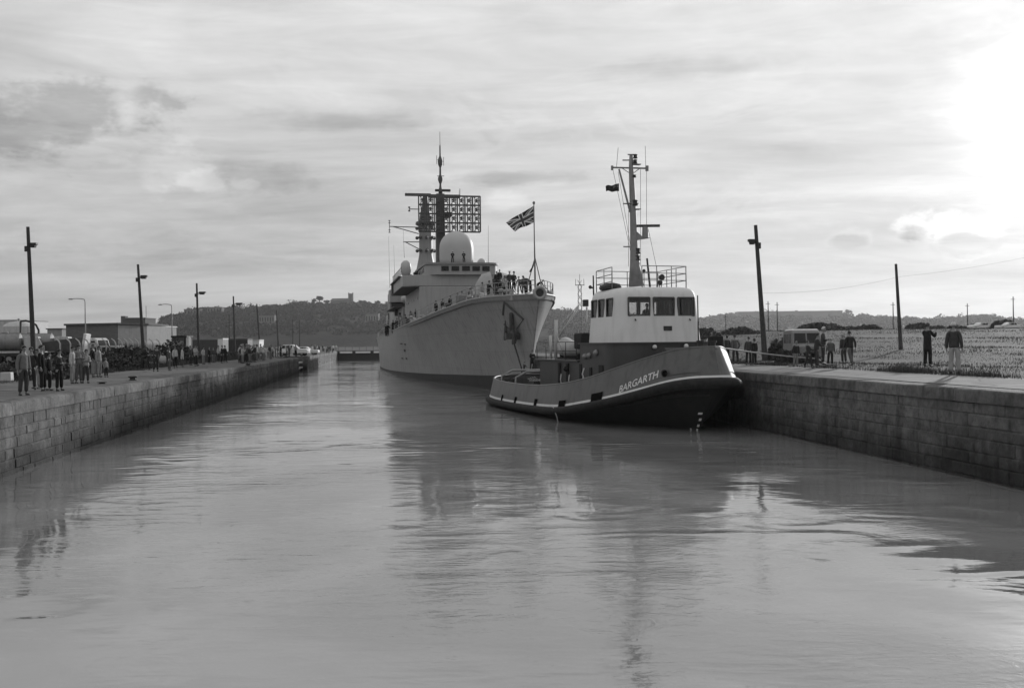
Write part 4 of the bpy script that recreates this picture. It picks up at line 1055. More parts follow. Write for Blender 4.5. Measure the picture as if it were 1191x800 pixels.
for y0 in (41.6, 43.4, 45.2, 47):
    mb = MB(); mb.b2(-4.42, -4.3, y0, y0+1.1, 12.75, 13.3); mb.build('bridge_window', M_glassd, ship)
# radar dome
rc = s_at(531, 306, 45); mb = MB(); r_ = 2.12
mb.lathe((rc.x, 45, 13.7), [(r_*.93, 0), (r_, .9), (r_, 2.2)]+[(r_*math.cos(a), 2.3+r_*math.sin(a)) for a in [R(8*i) for i in range(1, 12)]]+[(.01, 2.3+r_)], 28); mb.build('radar_dome', M_dome, ship, smooth=True)
for (px, t, r_, z0, z1, st) in ((560, 46, .58, 13.7, 14.75, 0), (472, 58, .68, 12.45, 15.5, 1)):
    c = s_at(px, 306, t); mb = MB(); h = z1-z0
    if st: mb.lathe((c.x, t, z0), [(.32, 0), (.32, .8), (.45, .85), (.66, 1.5), (.74, 2.1), (.66, 2.7), (.35, 3.05), (.01, 3.15)], 18)
    else: mb.lathe((c.x, t, z0), [(r_, 0), (r_, .55), (r_*.85, .85), (r_*.4, 1.1), (.01, 1.16)], 18)
    mb.build('satellite_dome', M_dome, ship, smooth=True)
# foremast column with bedstead antenna
T1 = 60
def S1(px, py): return s_at(px, py, T1)
a = S1(512.5, 300); zt = S1(512.5, 226).z
mb = MB(); mb.box((a.x, T1, (10.9+zt)/2), (1.35, 1.5, zt-10.9), taper=.85); mb.build('foremast', M_mast, ship, bevel=.05)
blk('mast_house', a.x-2.2, a.x+2.2, 54, 64, 10.9, 15.0)
top = S1(512.3, 178).z; b = S1(512.3, 220); mb = MB()
mb.lathe((b.x, T1, b.z-.6), [(.30, 0), (.22, .6), (.16, 1.0), (.14, 1.3), (.32, 1.8), (.34, 2.1), (.15, 2.6), (.13, 3.6), (.3, 4.0), (.34, 4.5), (.28, 4.8), (.12, 5.2), (.10, 6.6), (.04, 6.8), (.03, 8.6)], 12); mb.build('topmast', M_mast, ship, smooth=True)
for px0, px1, py, r in ((508.5, 516.5, 205, .05), (508, 508, 186, .04), (516, 516, 188, .04)):
    p = S1(px0, py); q = S1(px1, py)
    if px0 == px1: mb = MB(); mb.tube(p-Vector((0, 0, .6)), p+Vector((0, 0, .6)), r); 
    else: mb = MB(); mb.tube(p, q, r)
    if px0 == px1: mb.tube(Vector((b.x, T1, p.z)), p, .03)
    mb.build('whip_bracket', M_mast, ship)
p, q = S1(506, 221.3), S1(524, 222); mb = MB(); mb.box((p+q)/2, ((q-p).length, .35, .32)); mb.build('navigation_radar', M_iron, ship, bevel=.04)
p, q = S1(486, 228), S1(535, 228.5); mb = MB(); mb.b2(p.x+1.5, q.x, T1-.3, T1+.3, p.z-.22, p.z+.22); mb.tube((q.x, T1, p.z), (q.x, T1, p.z+1.1), .05); mb.build('mast_spreader', M_mast, ship)
# antenna frame
L0, R0 = S1(485.5, 230).x, S1(556, 230).x; zb, zt2 = S1(520, 271.5).z, S1(520, 230.5).z; ya = T1-1.6
an_ = MB(); ncol, nrow = 8, 4
for j in range(nrow+1):
    z = lerp(zb, zt2, j/nrow)
    for yy in (ya, ya-.55): an_.b2(L0, R0, yy-.05, yy+.05, z-.07, z+.07)
for i in range(ncol+1):
    x = lerp(L0, R0, i/ncol)
    for yy in (ya, ya-.55): an_.b2(x-.06, x+.06, yy-.055, yy+.055, zb, zt2)
an_.build('antenna_frame', M_mast, ship)
for i in range(ncol):
    for j in range(nrow):
        mb = MB(); x = lerp(L0, R0, (i+.5)/ncol); z = lerp(zb, zt2, (j+.5)/nrow); w = (R0-L0)/ncol*.42; h = (zt2-zb)/nrow*.44
        for s in (-1, 1): mb.b2(x+s*w*.55-.05, x+s*w*.55+.05, ya-.75, ya-.6, z-h, z+h)
        mb.b2(x-w*.75, x+w*.75, ya-.80, ya-.70, z-.06, z+.06)
        mb.b2(x-.11, x+.11, ya-.9, ya-.5, z-h*.5, z-h*.1); mb.b2(x-.08, x+.08, ya-.9, ya-.5, z+h*.15, z+h*.45)
        for s in (-1, 1): mb.tube((x-s*w*.8, ya-.3, z-h), (x+s*w*.8, ya-.3, z+h), .035, .035, 4)
        mb.build('antenna_bay', M_mast, ship)
mb = MB(); mb.b2(a.x-.4, a.x+1.4, ya, T1, lerp(zb, zt2, .44), lerp(zb, zt2, .56)); mb.build('antenna_pivot', M_mast, ship)
# mainmast tower with search radar
T2 = 78
def S2(px, py): return s_at(px, py, T2)
c = S2(495.3, 300); z1_, z2_ = S2(495, 298).z, S2(495, 262).z; z0_ = S2(495, 320).z
mb = MB(); mb.lathe((c.x, T2, z0_-6), [(2.6, 0), (2.0, 5.5), (1.6, 6.4), (1.2, 8.4), (1.05, 9.2), (1.02, z2_-z0_+6)], 20); mb.build('mainmast', M_navy, ship, auto=35)
mb = MB(); mb.lathe((c.x, T2, z2_-.1), [(1.3, 0), (1.6, .2), (1.5, .6), (.95, .7), (.9, 1.5), (.6, 2.6), (.4, 4.4), (.35, 5.0)], 14); mb.build('mainmast_head', M_mast, ship, auto=35)
for py in (266, 277, 292):
    z = S2(495, py).z
    for k in range(5):
        a_ = PI+PI*k/4; mb = MB(); mb.ball((c.x+1.35*math.cos(a_), T2+1.35*math.sin(a_), z), .28, 8); mb.tube((c.x+.9*math.cos(a_), T2+.9*math.sin(a_), z), (c.x+1.35*math.cos(a_), T2+1.35*math.sin(a_), z), .1); mb.build('mast_sensor', M_mast, ship)
p, q = S2(471, 227.3), S2(501, 226); mb = MB(); mb.box((p+q)/2, ((q-p).length, .5, .42), 0); mb.build('search_radar', M_mast, ship, bevel=.05)
for (x0, y0, x1, y1, x2, y2, vt) in ((453, 263.5, 487, 264.5, 487, 272, 7), (469, 281.5, 488, 281.5, 488, 290, 0), (476, 243.3, 488, 243.5, 488, 243.5, 2.5)):
    mb = MB(); p, q, r = S2(x0, y0), S2(x1, y1), S2(x2, y2); mb.tube(p, q, .07); mb.tube(p.lerp(q, .12), r, .07)
    if vt:
        h = vt/F*150; mb.tube(p-Vector((0, 0, h)), p+Vector((0, 0, h)), .05)
        for k in (-1, -.6, .6, 1): mb.box(p+Vector((0, 0, h*k)), (.3, .12, .12))
    mb.build('yard_arm', M_mast, ship)
# whip aerials
for (px, y0, y1, t) in ((568, 262, 307, 44), (458, 285, 335, 80), (452, 275, 335, 84), (469, 265, 300, 60), (534, 222, 232, 60)):
    mb = MB(); a_, b_ = s_at(px+ (1.5 if px < 500 else 0), y1, t), s_at(px, y0, t); mb.tube(a_, b_, .05, .02, 5); mb.build('whip_aerial', M_steel, ship)
# after part: deckhouse, funnel, sponson with equipment box, boats, rafts
blk('after_superstructure', -5.4, 5.4, 63.5, 106, 5.4, 9.4, M_navyd)
blk('boat_deck', -6.6, 6.4, 64, 84, 9.4, 9.55, M_dk, bev=0)
blk('funnel', -1.8, 2.0, 66, 73, 9.5, 15.2, M_navy, ch=.8)
blk('hangar', -5.2, 5.2, 88, 104, 9.4, 13.2, M_navy)
c = s_at(461.2, 345, 82); blk('equipment_cabinet', c.x-1.15, c.x+1.15, 80.5, 84.5, s_at(461, 352, 82).z, s_at(461, 337.5, 82).z)
c = s_at(461.5, 356, 82); blk('sponson', c.x-.95, c.x+1.6, 80.8, 84.2, s_at(461, 360.5, 82).z, s_at(461, 352.3, 82).z, M_iron)
for (px, py, t, L_, w, h) in ((474.5, 347, 66, 5.5, 1.1, .8),):
    c = s_at(px, py, t+2.5); mb = MB(); rings = []
    for i in range(9):
        u = i/8; ww = w*math.sin(PI*min(max(u, .04), .96))**.5
        rings.append([Vector((c.x+ww*math.cos(a)*.95, t+L_*u, c.z+(h if math.sin(a) > 0 else h*1.1*math.sin(PI*min(max(u, .05), .95))**.3)*math.sin(a)*(.7 if math.sin(a) > 0 else 1))) for a in [2*PI*k/12 for k in range(12)]])
    mb.loft(rings, closed=True, caps=True); mb.build('ship_boat', M_whited, ship, smooth=True)
    mb = MB()
    for yy in (t+.8, t+4.6): mb.path([(c.x+1.4, yy, c.z-1.6), (c.x+1.3, yy, c.z+.6), (c.x+.6, yy, c.z+1.4), (c.x-.2, yy, c.z+1.2)], .12, 6)
    mb.build('boat_davit', M_navy, ship, smooth=True)
c = s_at(478, 362, 70); mb = MB(); mb.lathe((c.x+.6, 71, 6.0), [(1.5, 0), (1.7, 1.5), (1.3, 2.6), (.6, 3.2)], 14); mb.build('canvas_shelter', M_canvas, ship, smooth=True)
r = random.Random(4)
for i in range(11):
    t = 50+i*3.1; e = edge_at(t); mb = MB(); z = e.z+ .45+(.8 if i % 3 == 0 else 0)
    mb.tube((e.x+.75, t, z), (e.x+.75, t+1.3, z), .33, .33, 10); mb.b2(e.x+.5, e.x+1, t+.2, t+1.1, e.z-.1, z-.3); mb.build('life_raft_canister', M_whited if i % 2 else M_navyd, ship, auto=40)
for i in range(16):
    t = 62+r.random()*38; x = -5.45; z = 5.6+r.random()*3; mb = MB()
    w, h = r.uniform(.3, 1.4), r.uniform(.3, 1.2); mb.b2(x-r.uniform(.1, .5), x, t, t+w, z, z+h); mb.build('deck_fitting', r.choice([M_dk, M_navy, M_iron, M_navyd]), ship)
for i in range(7):
    t = 41+i*2.9; mb = MB(); mb.b2(-5.25, -5.15, t, t+.9, 6.6, 8.4); 
    if i in (1, 4): mb.build('side_door', M_navy, ship)
    else:
        mb = MB(); mb.disc((-5.14, t, 9.6), (-1, 0, 0), .17, 12, .05); mb.build('scuttle', M_glassd, ship)
mb = MB()
for i in range(14): mb.tube((-7.0, 42+i*1.3, 12.45), (-7.0, 42+i*1.3, 13.4), .03, .03, 5)
mb.tube((-7.0, 42, 13.4), (-7.0, 60, 13.4), .03); mb.build('wing_rail', M_mast, ship)
for (px, py, t) in ((484, 315, 50), (489, 316, 50), (495, 315.5, 49), (502, 315, 47), (477, 317, 55)):
    c = s_at(px, py, t); mb = MB(); mb.lathe((c.x, t, 12.45), [(.35, 0), (.3, .5), (.42, .8), (.2, 1.0)], 10); mb.build('signal_lamp', M_iron, ship, auto=40)
r = random.Random(9)
for i in range(26):                     # lockers, vents, hose reels and reels along the foredeck edge
    t = 2+i*1.75; e = edge_at(t); z = e.z-(.35 if t < 36 else .02); x = e.x+r.uniform(.5, 1.3); k = i % 4
    mb = MB()
    if k == 0: mb.lathe((x, t, z), [(.16, 0), (.14, .7), (.26, .8), (.26, .95), (.1, 1.05)], 10); nm = 'deck_vent'
    elif k == 1: mb.b2(x-.35, x+.35, t-.3, t+.5, z, z+r.uniform(.5, .9)); nm = 'deck_locker'
    elif k == 2: mb.tube((x-.3, t, z+.55), (x+.3, t, z+.55), .38, .38, 12); mb.b2(x-.36, x+.36, t-.1, t+.1, z, z+.5); nm = 'cable_reel'
    else: mb.tube((x, t, z), (x, t, z+.6), .12); mb.tube((x, t+.45, z), (x, t+.45, z+.6), .12); nm = 'bollard_post'
    mb.build(nm, r.choice([M_navyd, M_dk, M_navy, M_whited]), ship, auto=40)
blk('wing_end_frame', -7.2, -6.6, 58, 60.2, 10.95, 12.3, M_iron)
YS = 1.0
# ================================================================ PEOPLE
def skin_mesh(chains, sub=1):
    """chains: list of (points, radii, links) islands; grown with a Skin modifier"""
    me = bpy.data.meshes.new('sk'); vs = []; es = []; rs = []; roots = []
    for pts, rr_, ed in chains:
        n = len(vs); vs += pts; rs += rr_; es += [(a+n, b+n) for a, b in ed]; roots.append(n)
    me.from_pydata([tuple(v) for v in vs], es, [])
    o = bpy.data.objects.new('sk', me); COL.objects.link(o)
    sk = o.modifiers.new('s', 'SKIN'); sk.use_smooth_shade = True; sk.branch_smoothing = .6
    sv = me.skin_vertices[0].data if me.skin_vertices else None
    if sv is None:
        bpy.context.view_layer.objects.active = o; sv = me.skin_vertices[0].data
    for i, r in enumerate(rs):
        sv[i].radius = r if isinstance(r, tuple) else (r, r); sv[i].use_root = i in roots
    if sub:
        ss = o.modifiers.new('u', 'SUBSURF'); ss.levels = sub; ss.render_levels = sub
    bpy.context.view_layer.update()
    m2 = bpy.data.meshes.new_from_object(o.evaluated_get(bpy.context.evaluated_depsgraph_get()))
    bpy.data.objects.remove(o); bpy.data.meshes.remove(me)
    m2.polygons.foreach_set('use_smooth', [True]*len(m2.polygons))
    return m2
def append_mesh(me, mb, mi):
    bm = bmesh.new(); bm.from_mesh(me); vs = [bm.verts.new(v) for v in mb.v]
    for f in mb.f:
        try: fc = bm.faces.new([vs[i] for i in f]); fc.material_index = mi; fc.smooth = True
        except ValueError: pass
    bm.to_mesh(me); bm.free()
def figure(pose, woman=False, skirt=False, coat='jacket', hairlen=0, hat=False, bag=False, build_=1.0):
    """1.75 m figure facing -y; returns dict of meshes"""
    V3 = Vector; sgn = (-1, 1)
    lean = pose.get('lean', 0); hipz = pose.get('hip', .92)
    sw = .16 if woman else .182
    def tr(p, k=1.0):                       # torso bends forward about the hips by lean
        v = V3(p)-V3((0, 0, hipz)); return Matrix.Rotation(R(lean)*k, 3, 'X')@v+V3((0, 0, hipz))
    pel = V3((0, 0, hipz+.02)); bel = tr((0, -.005, hipz+.17), .6); che = tr((0, 0, hipz+.38)); nb = tr((0, .01, hipz+.53)); nk = tr((0, -.005, hipz+.59))
    hd = Matrix.Rotation(R(lean*pose.get('headk', .5)), 3, 'X')
    h0 = nk+hd@V3((0, -.015, .05)); h1 = nk+hd@V3((0, -.022, .125)); h2 = nk+hd@V3((0, -.008, .20))
    T = [pel, bel, che, nb, nk, h0, h1, h2]
    Rr = [(.155, .115), (.14, .10), (.165, .115), (.085, .075), (.052, .055), (.058, .07), (.077, .092), (.055, .065)]
    if woman: Rr[0] = (.165, .12); Rr[1] = (.12, .095); Rr[2] = (.145, .115)
    Ed = [(i, i+1) for i in range(7)]
    pts = list(T); rr_ = list(Rr); ed = list(Ed)
    pts.append(h1+hd@V3((0, -.098, -.012))); rr_.append((.012, .014)); ed.append((6, len(pts)-1))    # nose
    arms = {}; legs = {}
    for s in sgn:
        k = 'L' if s < 0 else 'R'
        sh_ = tr((s*sw*.94, .01, hipz+.468))
        a = pose.get('arm'+k, pose.get('arm', ((.04, .02, -.28), (.02, -.07, -.25))))
        el = sh_+V3((s*a[0][0], a[0][1], a[0][2])); wr_ = el+V3((s*a[1][0], a[1][1], a[1][2]))
        d = (wr_-el).normalized()
        pm = wr_+d*.075
        arms[s] = (sh_, el, wr_, pm, d)
        n = len(pts); pts += [sh_, el, wr_, pm]; rr_ += [.055, .043, .027, (.036, .022)]; ed += [(3, n), (n, n+1), (n+1, n+2), (n+2, n+3)]
        hp = V3((s*.09, 0, hipz-.02)); l = pose.get('leg'+k, pose.get('leg', ((.02, -.015, -.42), (.01, .02, -.41))))
        kn = hp+V3((s*l[0][0], l[0][1], l[0][2])); an_ = kn+V3((s*l[1][0], l[1][1], l[1][2])); toe = an_+V3((s*.03, -.15, -.055)); heel = an_+V3((0, .04, -.05))
        legs[s] = (hp, kn, an_, toe, heel)
        n = len(pts); pts += [hp, kn, an_]; rr_ += [.09, .058, .034]; ed += [(0, n), (n, n+1), (n+1, n+2)]
    ch = [(pts, rr_, ed)]
    for s in sgn:                            # fingers and thumb, each a chain of its own rooted in the palm
        sh_, el, wr_, pm, d = arms[s]
        side = d.cross(V3((s, 0, 0))).normalized() if abs(d.x) < .95 else V3((0, -1, 0))
        curl = V3((-s, 0, 0))
        for k in range(4):
            o = pm+side*(.024-.016*k); ln = (.075, .084, .078, .06)[k]
            ch.append(([o-d*.03, o+d*ln*.45, o+d*ln*.8+curl*.016, o+d*ln*1.0+curl*.036], [.009, .0085, .008, .0065], [(0, 1), (1, 2), (2, 3)]))
        o = pm-d*.04+side*.022; ch.append(([o-side*.01, o+side*.028+d*.03+curl*.008, o+side*.034+d*.062+curl*.02], [.010, .010, .008], [(0, 1), (1, 2)]))
    out = {}
    body = skin_mesh(ch, 1); out['body'] = body
    eb = MB()
    for s in sgn:
        eb.ball(h1+hd@V3((s*.03, -.083, .012)), .011, 6); 
        eb.path([h1+hd@V3((s*.045, -.086, .032)), h1+hd@V3((s*.018, -.092, .034))], .004, 4)
    eb.path([h1+hd@V3((-.022, -.083, -.052)), h1+hd@V3((0, -.09, -.052)), h1+hd@V3((.022, -.083, -.052))], .005, 4)
    append_mesh(body, eb, 1)
    ears = MB()
    for s in sgn: ears.ball(h1+hd@V3((s*.079, .005, -.005)), .02, 6, 1.5)
    append_mesh(body, ears, 0)
    # coat
    e = .022 if coat != 'thin' else .012
    low_ = hipz-.04 if coat != 'long' else hipz-.34
    cp = [V3((0, .0, low_)), pel, bel, che, nb]; cr = [(Rr[0][0]+e+(.03 if coat == 'long' else 0), Rr[0][1]+e+.01), (Rr[0][0]+e+.005, Rr[0][1]+e), (Rr[1][0]+e+.02, Rr[1][1]+e+.015), (Rr[2][0]+e, Rr[2][1]+e), (.095, .085)]
    ce = [(0, 1), (1, 2), (2, 3), (3, 4)]
    for s in sgn:
        sh_, el, wr_, pm, d = arms[s]; n = len(cp)
        cp += [sh_, el, el.lerp(wr_, .92)]; cr += [.05+e, .042+e, .034+e*.8]; ce += [(4, n), (n, n+1), (n+1, n+2)]
    out['jacket'] = skin_mesh([(cp, cr, ce)], 1)
    # trousers or skirt
    if skirt:
        mb = MB(); rings = []
        for z, rx, ry in ((hipz+.12, .15, .12), (hipz, .185, .145), (hipz-.2, .20, .17), (hipz-.42, .225, .19)):
            rings.append([V3((rx*math.cos(a)*(1+.04*math.cos(6*a)), ry*math.sin(a), z)) for a in [2*PI*i/18 for i in range(18)]])
        mb.loft(rings, closed=True, caps=True); me = bpy.data.meshes.new('skirt'); me.from_pydata(mb.v, [], mb.f); me.polygons.foreach_set('use_smooth', [True]*len(me.polygons)); out['skirt'] = me
    else:
        tp = [bel+V3((0, 0, -.05)), pel]; t_r = [(.135, .105), (Rr[0][0]+.012, Rr[0][1]+.015)]; te = [(0, 1)]
        for s in sgn:
            hp, kn, an_, toe, heel = legs[s]; n = len(tp)
            tp += [hp, kn, kn.lerp(an_, .93)]; t_r += [.104, .078, .072]; te += [(1, n), (n, n+1), (n+1, n+2)]
        out['trousers'] = skin_mesh([(tp, t_r, te)], 1)
    sc_ = []
    for s in sgn:
        hp, kn, an_, toe, heel = legs[s]; sc_.append(([heel+V3((0, 0, .012)), heel.lerp(toe, .55)+V3((0, 0, .012)), toe+V3((0, -.01, .012))], [(.042, .04), (.048, .04), (.042, .028)], [(0, 1), (1, 2)]))
        sc_[-1][0].append(an_); sc_[-1][1].append(.045); sc_[-1][2].append((0, 3))
    out['shoes'] = skin_mesh(sc_, 1)
    # hair / hat
    hb = MB(); c = h1+hd@V3((0, .012, .03)); rings = []
    n = 12
    for i in range(7):
        th = PI*.56*i/6; 
        ring_ = []
        for j in range(n):
            a = 2*PI*j/n; front = math.sin(a) < -.2
            t2 = min(th, PI*.36) if front else th+(hairlen*.28 if th > PI*.4 else 0)
            rad = .089*math.sin(min(t2, PI*.55)); zz = .105*math.cos(min(t2, PI*.6))-(max(0, t2-PI*.5)*.11 if not front else 0)
            ring_.append(c+hd@V3((rad*math.cos(a)*.98, rad*math.sin(a)*1.12, zz)))
        rings.append(ring_)
    hb.loft(rings, closed=True, caps=True)
    me = bpy.data.meshes.new('hair'); me.from_pydata(hb.v, [], hb.f); me.polygons.foreach_set('use_smooth', [True]*len(me.polygons)); out['hair'] = me
    if hat:
        mb = MB(); t_ = h1+hd@V3((0, -.005, .075))
        mb.lathe(t_, [(.092, 0), (.105, .03), (.115, .055), (.10, .07), (.01, .075)], 14); mb.path([t_+V3((-.07, -.075, 0)), t_+V3((0, -.13, -.01)), t_+V3((.07, -.075, 0))], .012, 5)
        me = bpy.data.meshes.new('cap'); me.from_pydata(mb.v, [], mb.f); me.polygons.foreach_set('use_smooth', [True]*len(me.polygons)); out['cap'] = me
    return out
ARM_DN = ((.05, .02, -.28), (.02, -.06, -.25)); ARM_PK = ((.09, .06, -.26), (-.06, -.13, -.19)); ARM_UP = ((.06, -.16, -.20), (-.07, -.15, .20))
ARM_FD = ((.06, -.06, -.26), (-.18, -.14, .03)); ARM_PULL = ((.03, -.17, -.20), (-.03, -.24, -.02)); ARM_REST = ((.05, -.10, -.25), (-.03, -.23, -.05))
WALK = dict(legL=((.01, -.15, -.40), (.0, .03, -.41)), legR=((.01, .10, -.41), (.0, .16, -.37)), armL=((.04, .10, -.26), (.01, -.04, -.25)), armR=((.04, -.08, -.27), (0, -.14, -.21)))
POSES = {
 'stand': dict(arm=ARM_DN), 'pocket': dict(arm=ARM_PK, legL=((.05, -.03, -.42), (.02, .02, -.41))), 'photo': dict(arm=ARM_UP), 'folded': dict(arm=ARM_FD),
 'walk': WALK, 'bend': dict(lean=58, arm=((.03, -.10, -.27), (.0, -.10, -.24)), hip=.90, legL=((.04, .05, -.42), (.02, .02, -.38)), headk=.8),
 'pull': dict(lean=-10, arm=ARM_PULL, legL=((.05, -.16, -.38), (.03, -.02, -.40)), legR=((.04, .05, -.40), (.03, .12, -.38)), hip=.88),
 'rest': dict(arm=ARM_REST, lean=8), 'apart': dict(arm=((.12, .0, -.25), (.02, -.05, -.25)), leg=((.07, -.015, -.415), (.05, .02, -.41))),
 'one': dict(armL=ARM_UP, armR=ARM_DN, legR=((.06, -.02, -.42), (.03, .02, -.41)))}
FIG = {}
def fig(pose, woman=False, skirt=False, coat='jacket', hairlen=0, hat=False):
    k = (pose, woman, skirt, coat, hairlen, hat)
    if k not in FIG: FIG[k] = figure(POSES[pose], woman, skirt, coat, hairlen, hat)
    return FIG[k]
def mat_obj(o, *ms):
    while len(o.data.materials) < len(ms): o.data.materials.append(ms[0])
    for i, m in enumerate(ms): o.material_slots[i].link = 'OBJECT'; o.material_slots[i].material = m
def person(loc, h=1.72, rz=0, pose='stand', top=.1, bot=.05, hair=.05, woman=False, skirt=False, coat='jacket', hairlen=0, hat=False, label=None, group=None):
    d = fig(pose, woman, skirt, coat, hairlen, hat)
    root = bpy.data.objects.new('person', d['body']); COL.objects.link(root); mat_obj(root, M_skin, M_eye)
    s = h/1.75; root.scale = (s, s, s); root.location = Vector(loc)+Vector((0, 0, .03*s)); root.rotation_euler = (R(random.uniform(-3, 3)), R(random.uniform(-3, 3)), rz)
    tag(root, label, 'person', group)
    def ch(nm, m):
        if nm in d:
            o = bpy.data.objects.new(nm, d[nm]); COL.objects.link(o); mat_obj(o, m); o.parent = root
    ch('jacket', cloth(top)); ch('trousers', cloth(bot)); ch('skirt', cloth(bot)); ch('shoes', M_shoe)
    ch('hair', M_hairs[min(M_hairs, key=lambda g: abs(g-hair))]); ch('cap', cloth(.62 if hat == 2 else .03))
    return root
def ground_px(px, py, z): return G(px, py, z)
TOWER = R(0)
# facing: rz=0 faces the camera (-y); people on the left bank mostly face the water (+x) => rz=+90deg
LQ = 'spectators along the left quay'
LEFT = [
 # px, feet, height px, rz, pose, top, bot, kwargs, label
 (27, 460.5, 57.8, 60, 'stand', .14, .05, dict(), 'man in grey jacket standing at the quay edge, leftmost of the left bank group'),
 (36.5, 454, 49.5, 30, 'pocket', .03, .03, dict(hair=.06), 'person in black jacket behind the man in grey jacket'),
 (43, 452.5, 46, -20, 'stand', .10, .25, dict(woman=True, hairlen=1), 'woman with pale legs half hidden between two dark coats'),
 (50.5, 455.3, 53, 100, 'apart', .012, .015, dict(coat='long', hair=.02), 'broad person in long black coat seen from behind on left quay'),
 (58, 454.6, 44, 120, 'stand', .02, .02, dict(), 'dark clothed person just right of the broad black coat'),
 (69, 455, 48, 70, 'folded', .03, .015, dict(), 'person in dark jacket with light hair beside the black coat'),
 (84, 446.8, 43.5, 95, 'stand', .34, .20, dict(coat='jacket'), 'person in pale jacket and grey trousers with back half turned'),
 (91.5, 446.3, 44.5, 60, 'folded', .16, .10, dict(hat=False), 'person with raised arms in mid grey top behind the pale jacket'),
 (99.5, 446, 39, 40, 'folded', .30, .05, dict(woman=True), 'youth in light top with folded arms and dark jeans'),
 (108.5, 439, 38, 95, 'pocket', .02, .20, dict(), 'man in dark jacket and pale trousers in the third pair'),
 (115, 439, 36, 80, 'stand', .22, .18, dict(woman=True, hairlen=1, hair=.02), 'dark haired woman in light coat in the third pair'),
 (123.5, 438.8, 22, 60, 'stand', .20, .02, dict(hair=.3), 'small child in pale coat standing by the light coated woman'),
 (153, 428, 26, 80, 'stand', .02, .02, dict(), 'dark figure standing by the brambles left of the bending person'),
 (166, 430.5, 25, 95, 'bend', .03, .02, dict(), 'person bending forward in dark clothes on the left quay'),
 (172, 430, 24, 75, 'bend', .06, .04, dict(), 'second bending person in front of the leaning lamp pole'),
 (181, 432.3, 30, 35, 'rest', .05, .03, dict(hat=True), 'man in cap with a pale bag, legs apart on the left quay'),
 (197, 431.3, 26.5, 90, 'stand', .06, .07, dict(), 'person in dark jumper right of the capped man'),
 (204, 428, 25, 60, 'stand', .40, .02, dict(), 'person in white top and black trousers beyond the capped man'),
 (212, 427, 23.5, 100, 'stand', .42, .06, dict(woman=True, coat='long'), 'person in long white coat on the left quay'),
 (221.5, 425, 22.5, 80, 'stand', .06, .04, dict(), 'grey figure between two white coats on the left quay'),
 (228, 426, 24.5, 70, 'folded', .32, .02, dict(), 'person in pale jacket and dark jeans beside a lamp pole foot'),
 (229.5, 425, 22.5, 120, 'stand', .20, .05, dict(), 'person in grey jacket close beside the pale jacket and dark jeans'),
 (236.5, 424, 20.5, 75, 'pocket', .36, .17, dict(woman=True), 'person in pale jacket and grey trousers standing alone mid quay'),
 (243, 423.5, 20, 90, 'apart', .015, .015, dict(coat='long'), 'stout dark clothed person past the lone pale jacket'),
 (248.5, 422, 18, 60, 'stand', .06, .12, dict(), 'stooping grey person beside the stout dark one'),
 (254, 421, 19, 80, 'stand', .34, .03, dict(woman=True), 'woman in pale top left of the dark pair'),
 (257.5, 422.5, 20.5, 95, 'stand', .02, .02, dict(), 'first of the dark pair past the pale topped woman'),
 (262, 422, 20, 70, 'apart', .015, .02, dict(coat='long'), 'second of the dark pair past the pale topped woman'),
]
for (px, py, hp, rz, pose, top, bot, kw, lab) in LEFT:
    p = G(px, py, ZL); h = hp/F*p.y
    kw = dict(kw); kw.setdefault('hair', random.choice([.02, .06, .06]))
    person(p, h, R(rz), pose, top, bot, label=lab, group=LQ, **kw)
r = random.Random(21)
def crowd(n, x0, x1, y0, y1, hm, z, labs, group, zf=None):
    for i in range(n):
        px = r.uniform(x0, x1); f = (px-x0)/(x1-x0); py = lerp(y0, y1, f)+r.uniform(-2.2, .6)
        p = G(px, py, z); dark = r.random() < .48
        top = r.choice([.015, .03, .05, .08]) if dark else r.choice([.25, .36, .45])
        person(p, r.uniform(*hm), R(r.uniform(40, 130)), r.choice(['stand', 'pocket', 'folded', 'walk', 'photo']), top, r.choice([.02, .03, .06, .15]), hair=r.choice([.02, .06, .3]),
               woman=r.random() < .4, label=labs[0] if dark else labs[1], group=group)
crowd(30, 276, 307, 423.5, 419.5, (1.45, 1.78), ZL, ('dark clothed spectator in the dense crowd on the left quay', 'pale topped spectator in the dense crowd on the left quay'), LQ)
crowd(20, 309, 346, 417.6, 414.2, (1.5, 1.78), ZL, ('dark clothed spectator beyond the dense crowd near the white car', 'pale topped spectator beyond the dense crowd near the white car'), LQ)
crowd(20, 362, 392, 411.6, 409.2, (1.5, 1.8), ZL, ('dark tiny spectator on the far pale quay by the recess', 'pale tiny spectator on the far pale quay by the recess'), 'spectators on the far left quay')
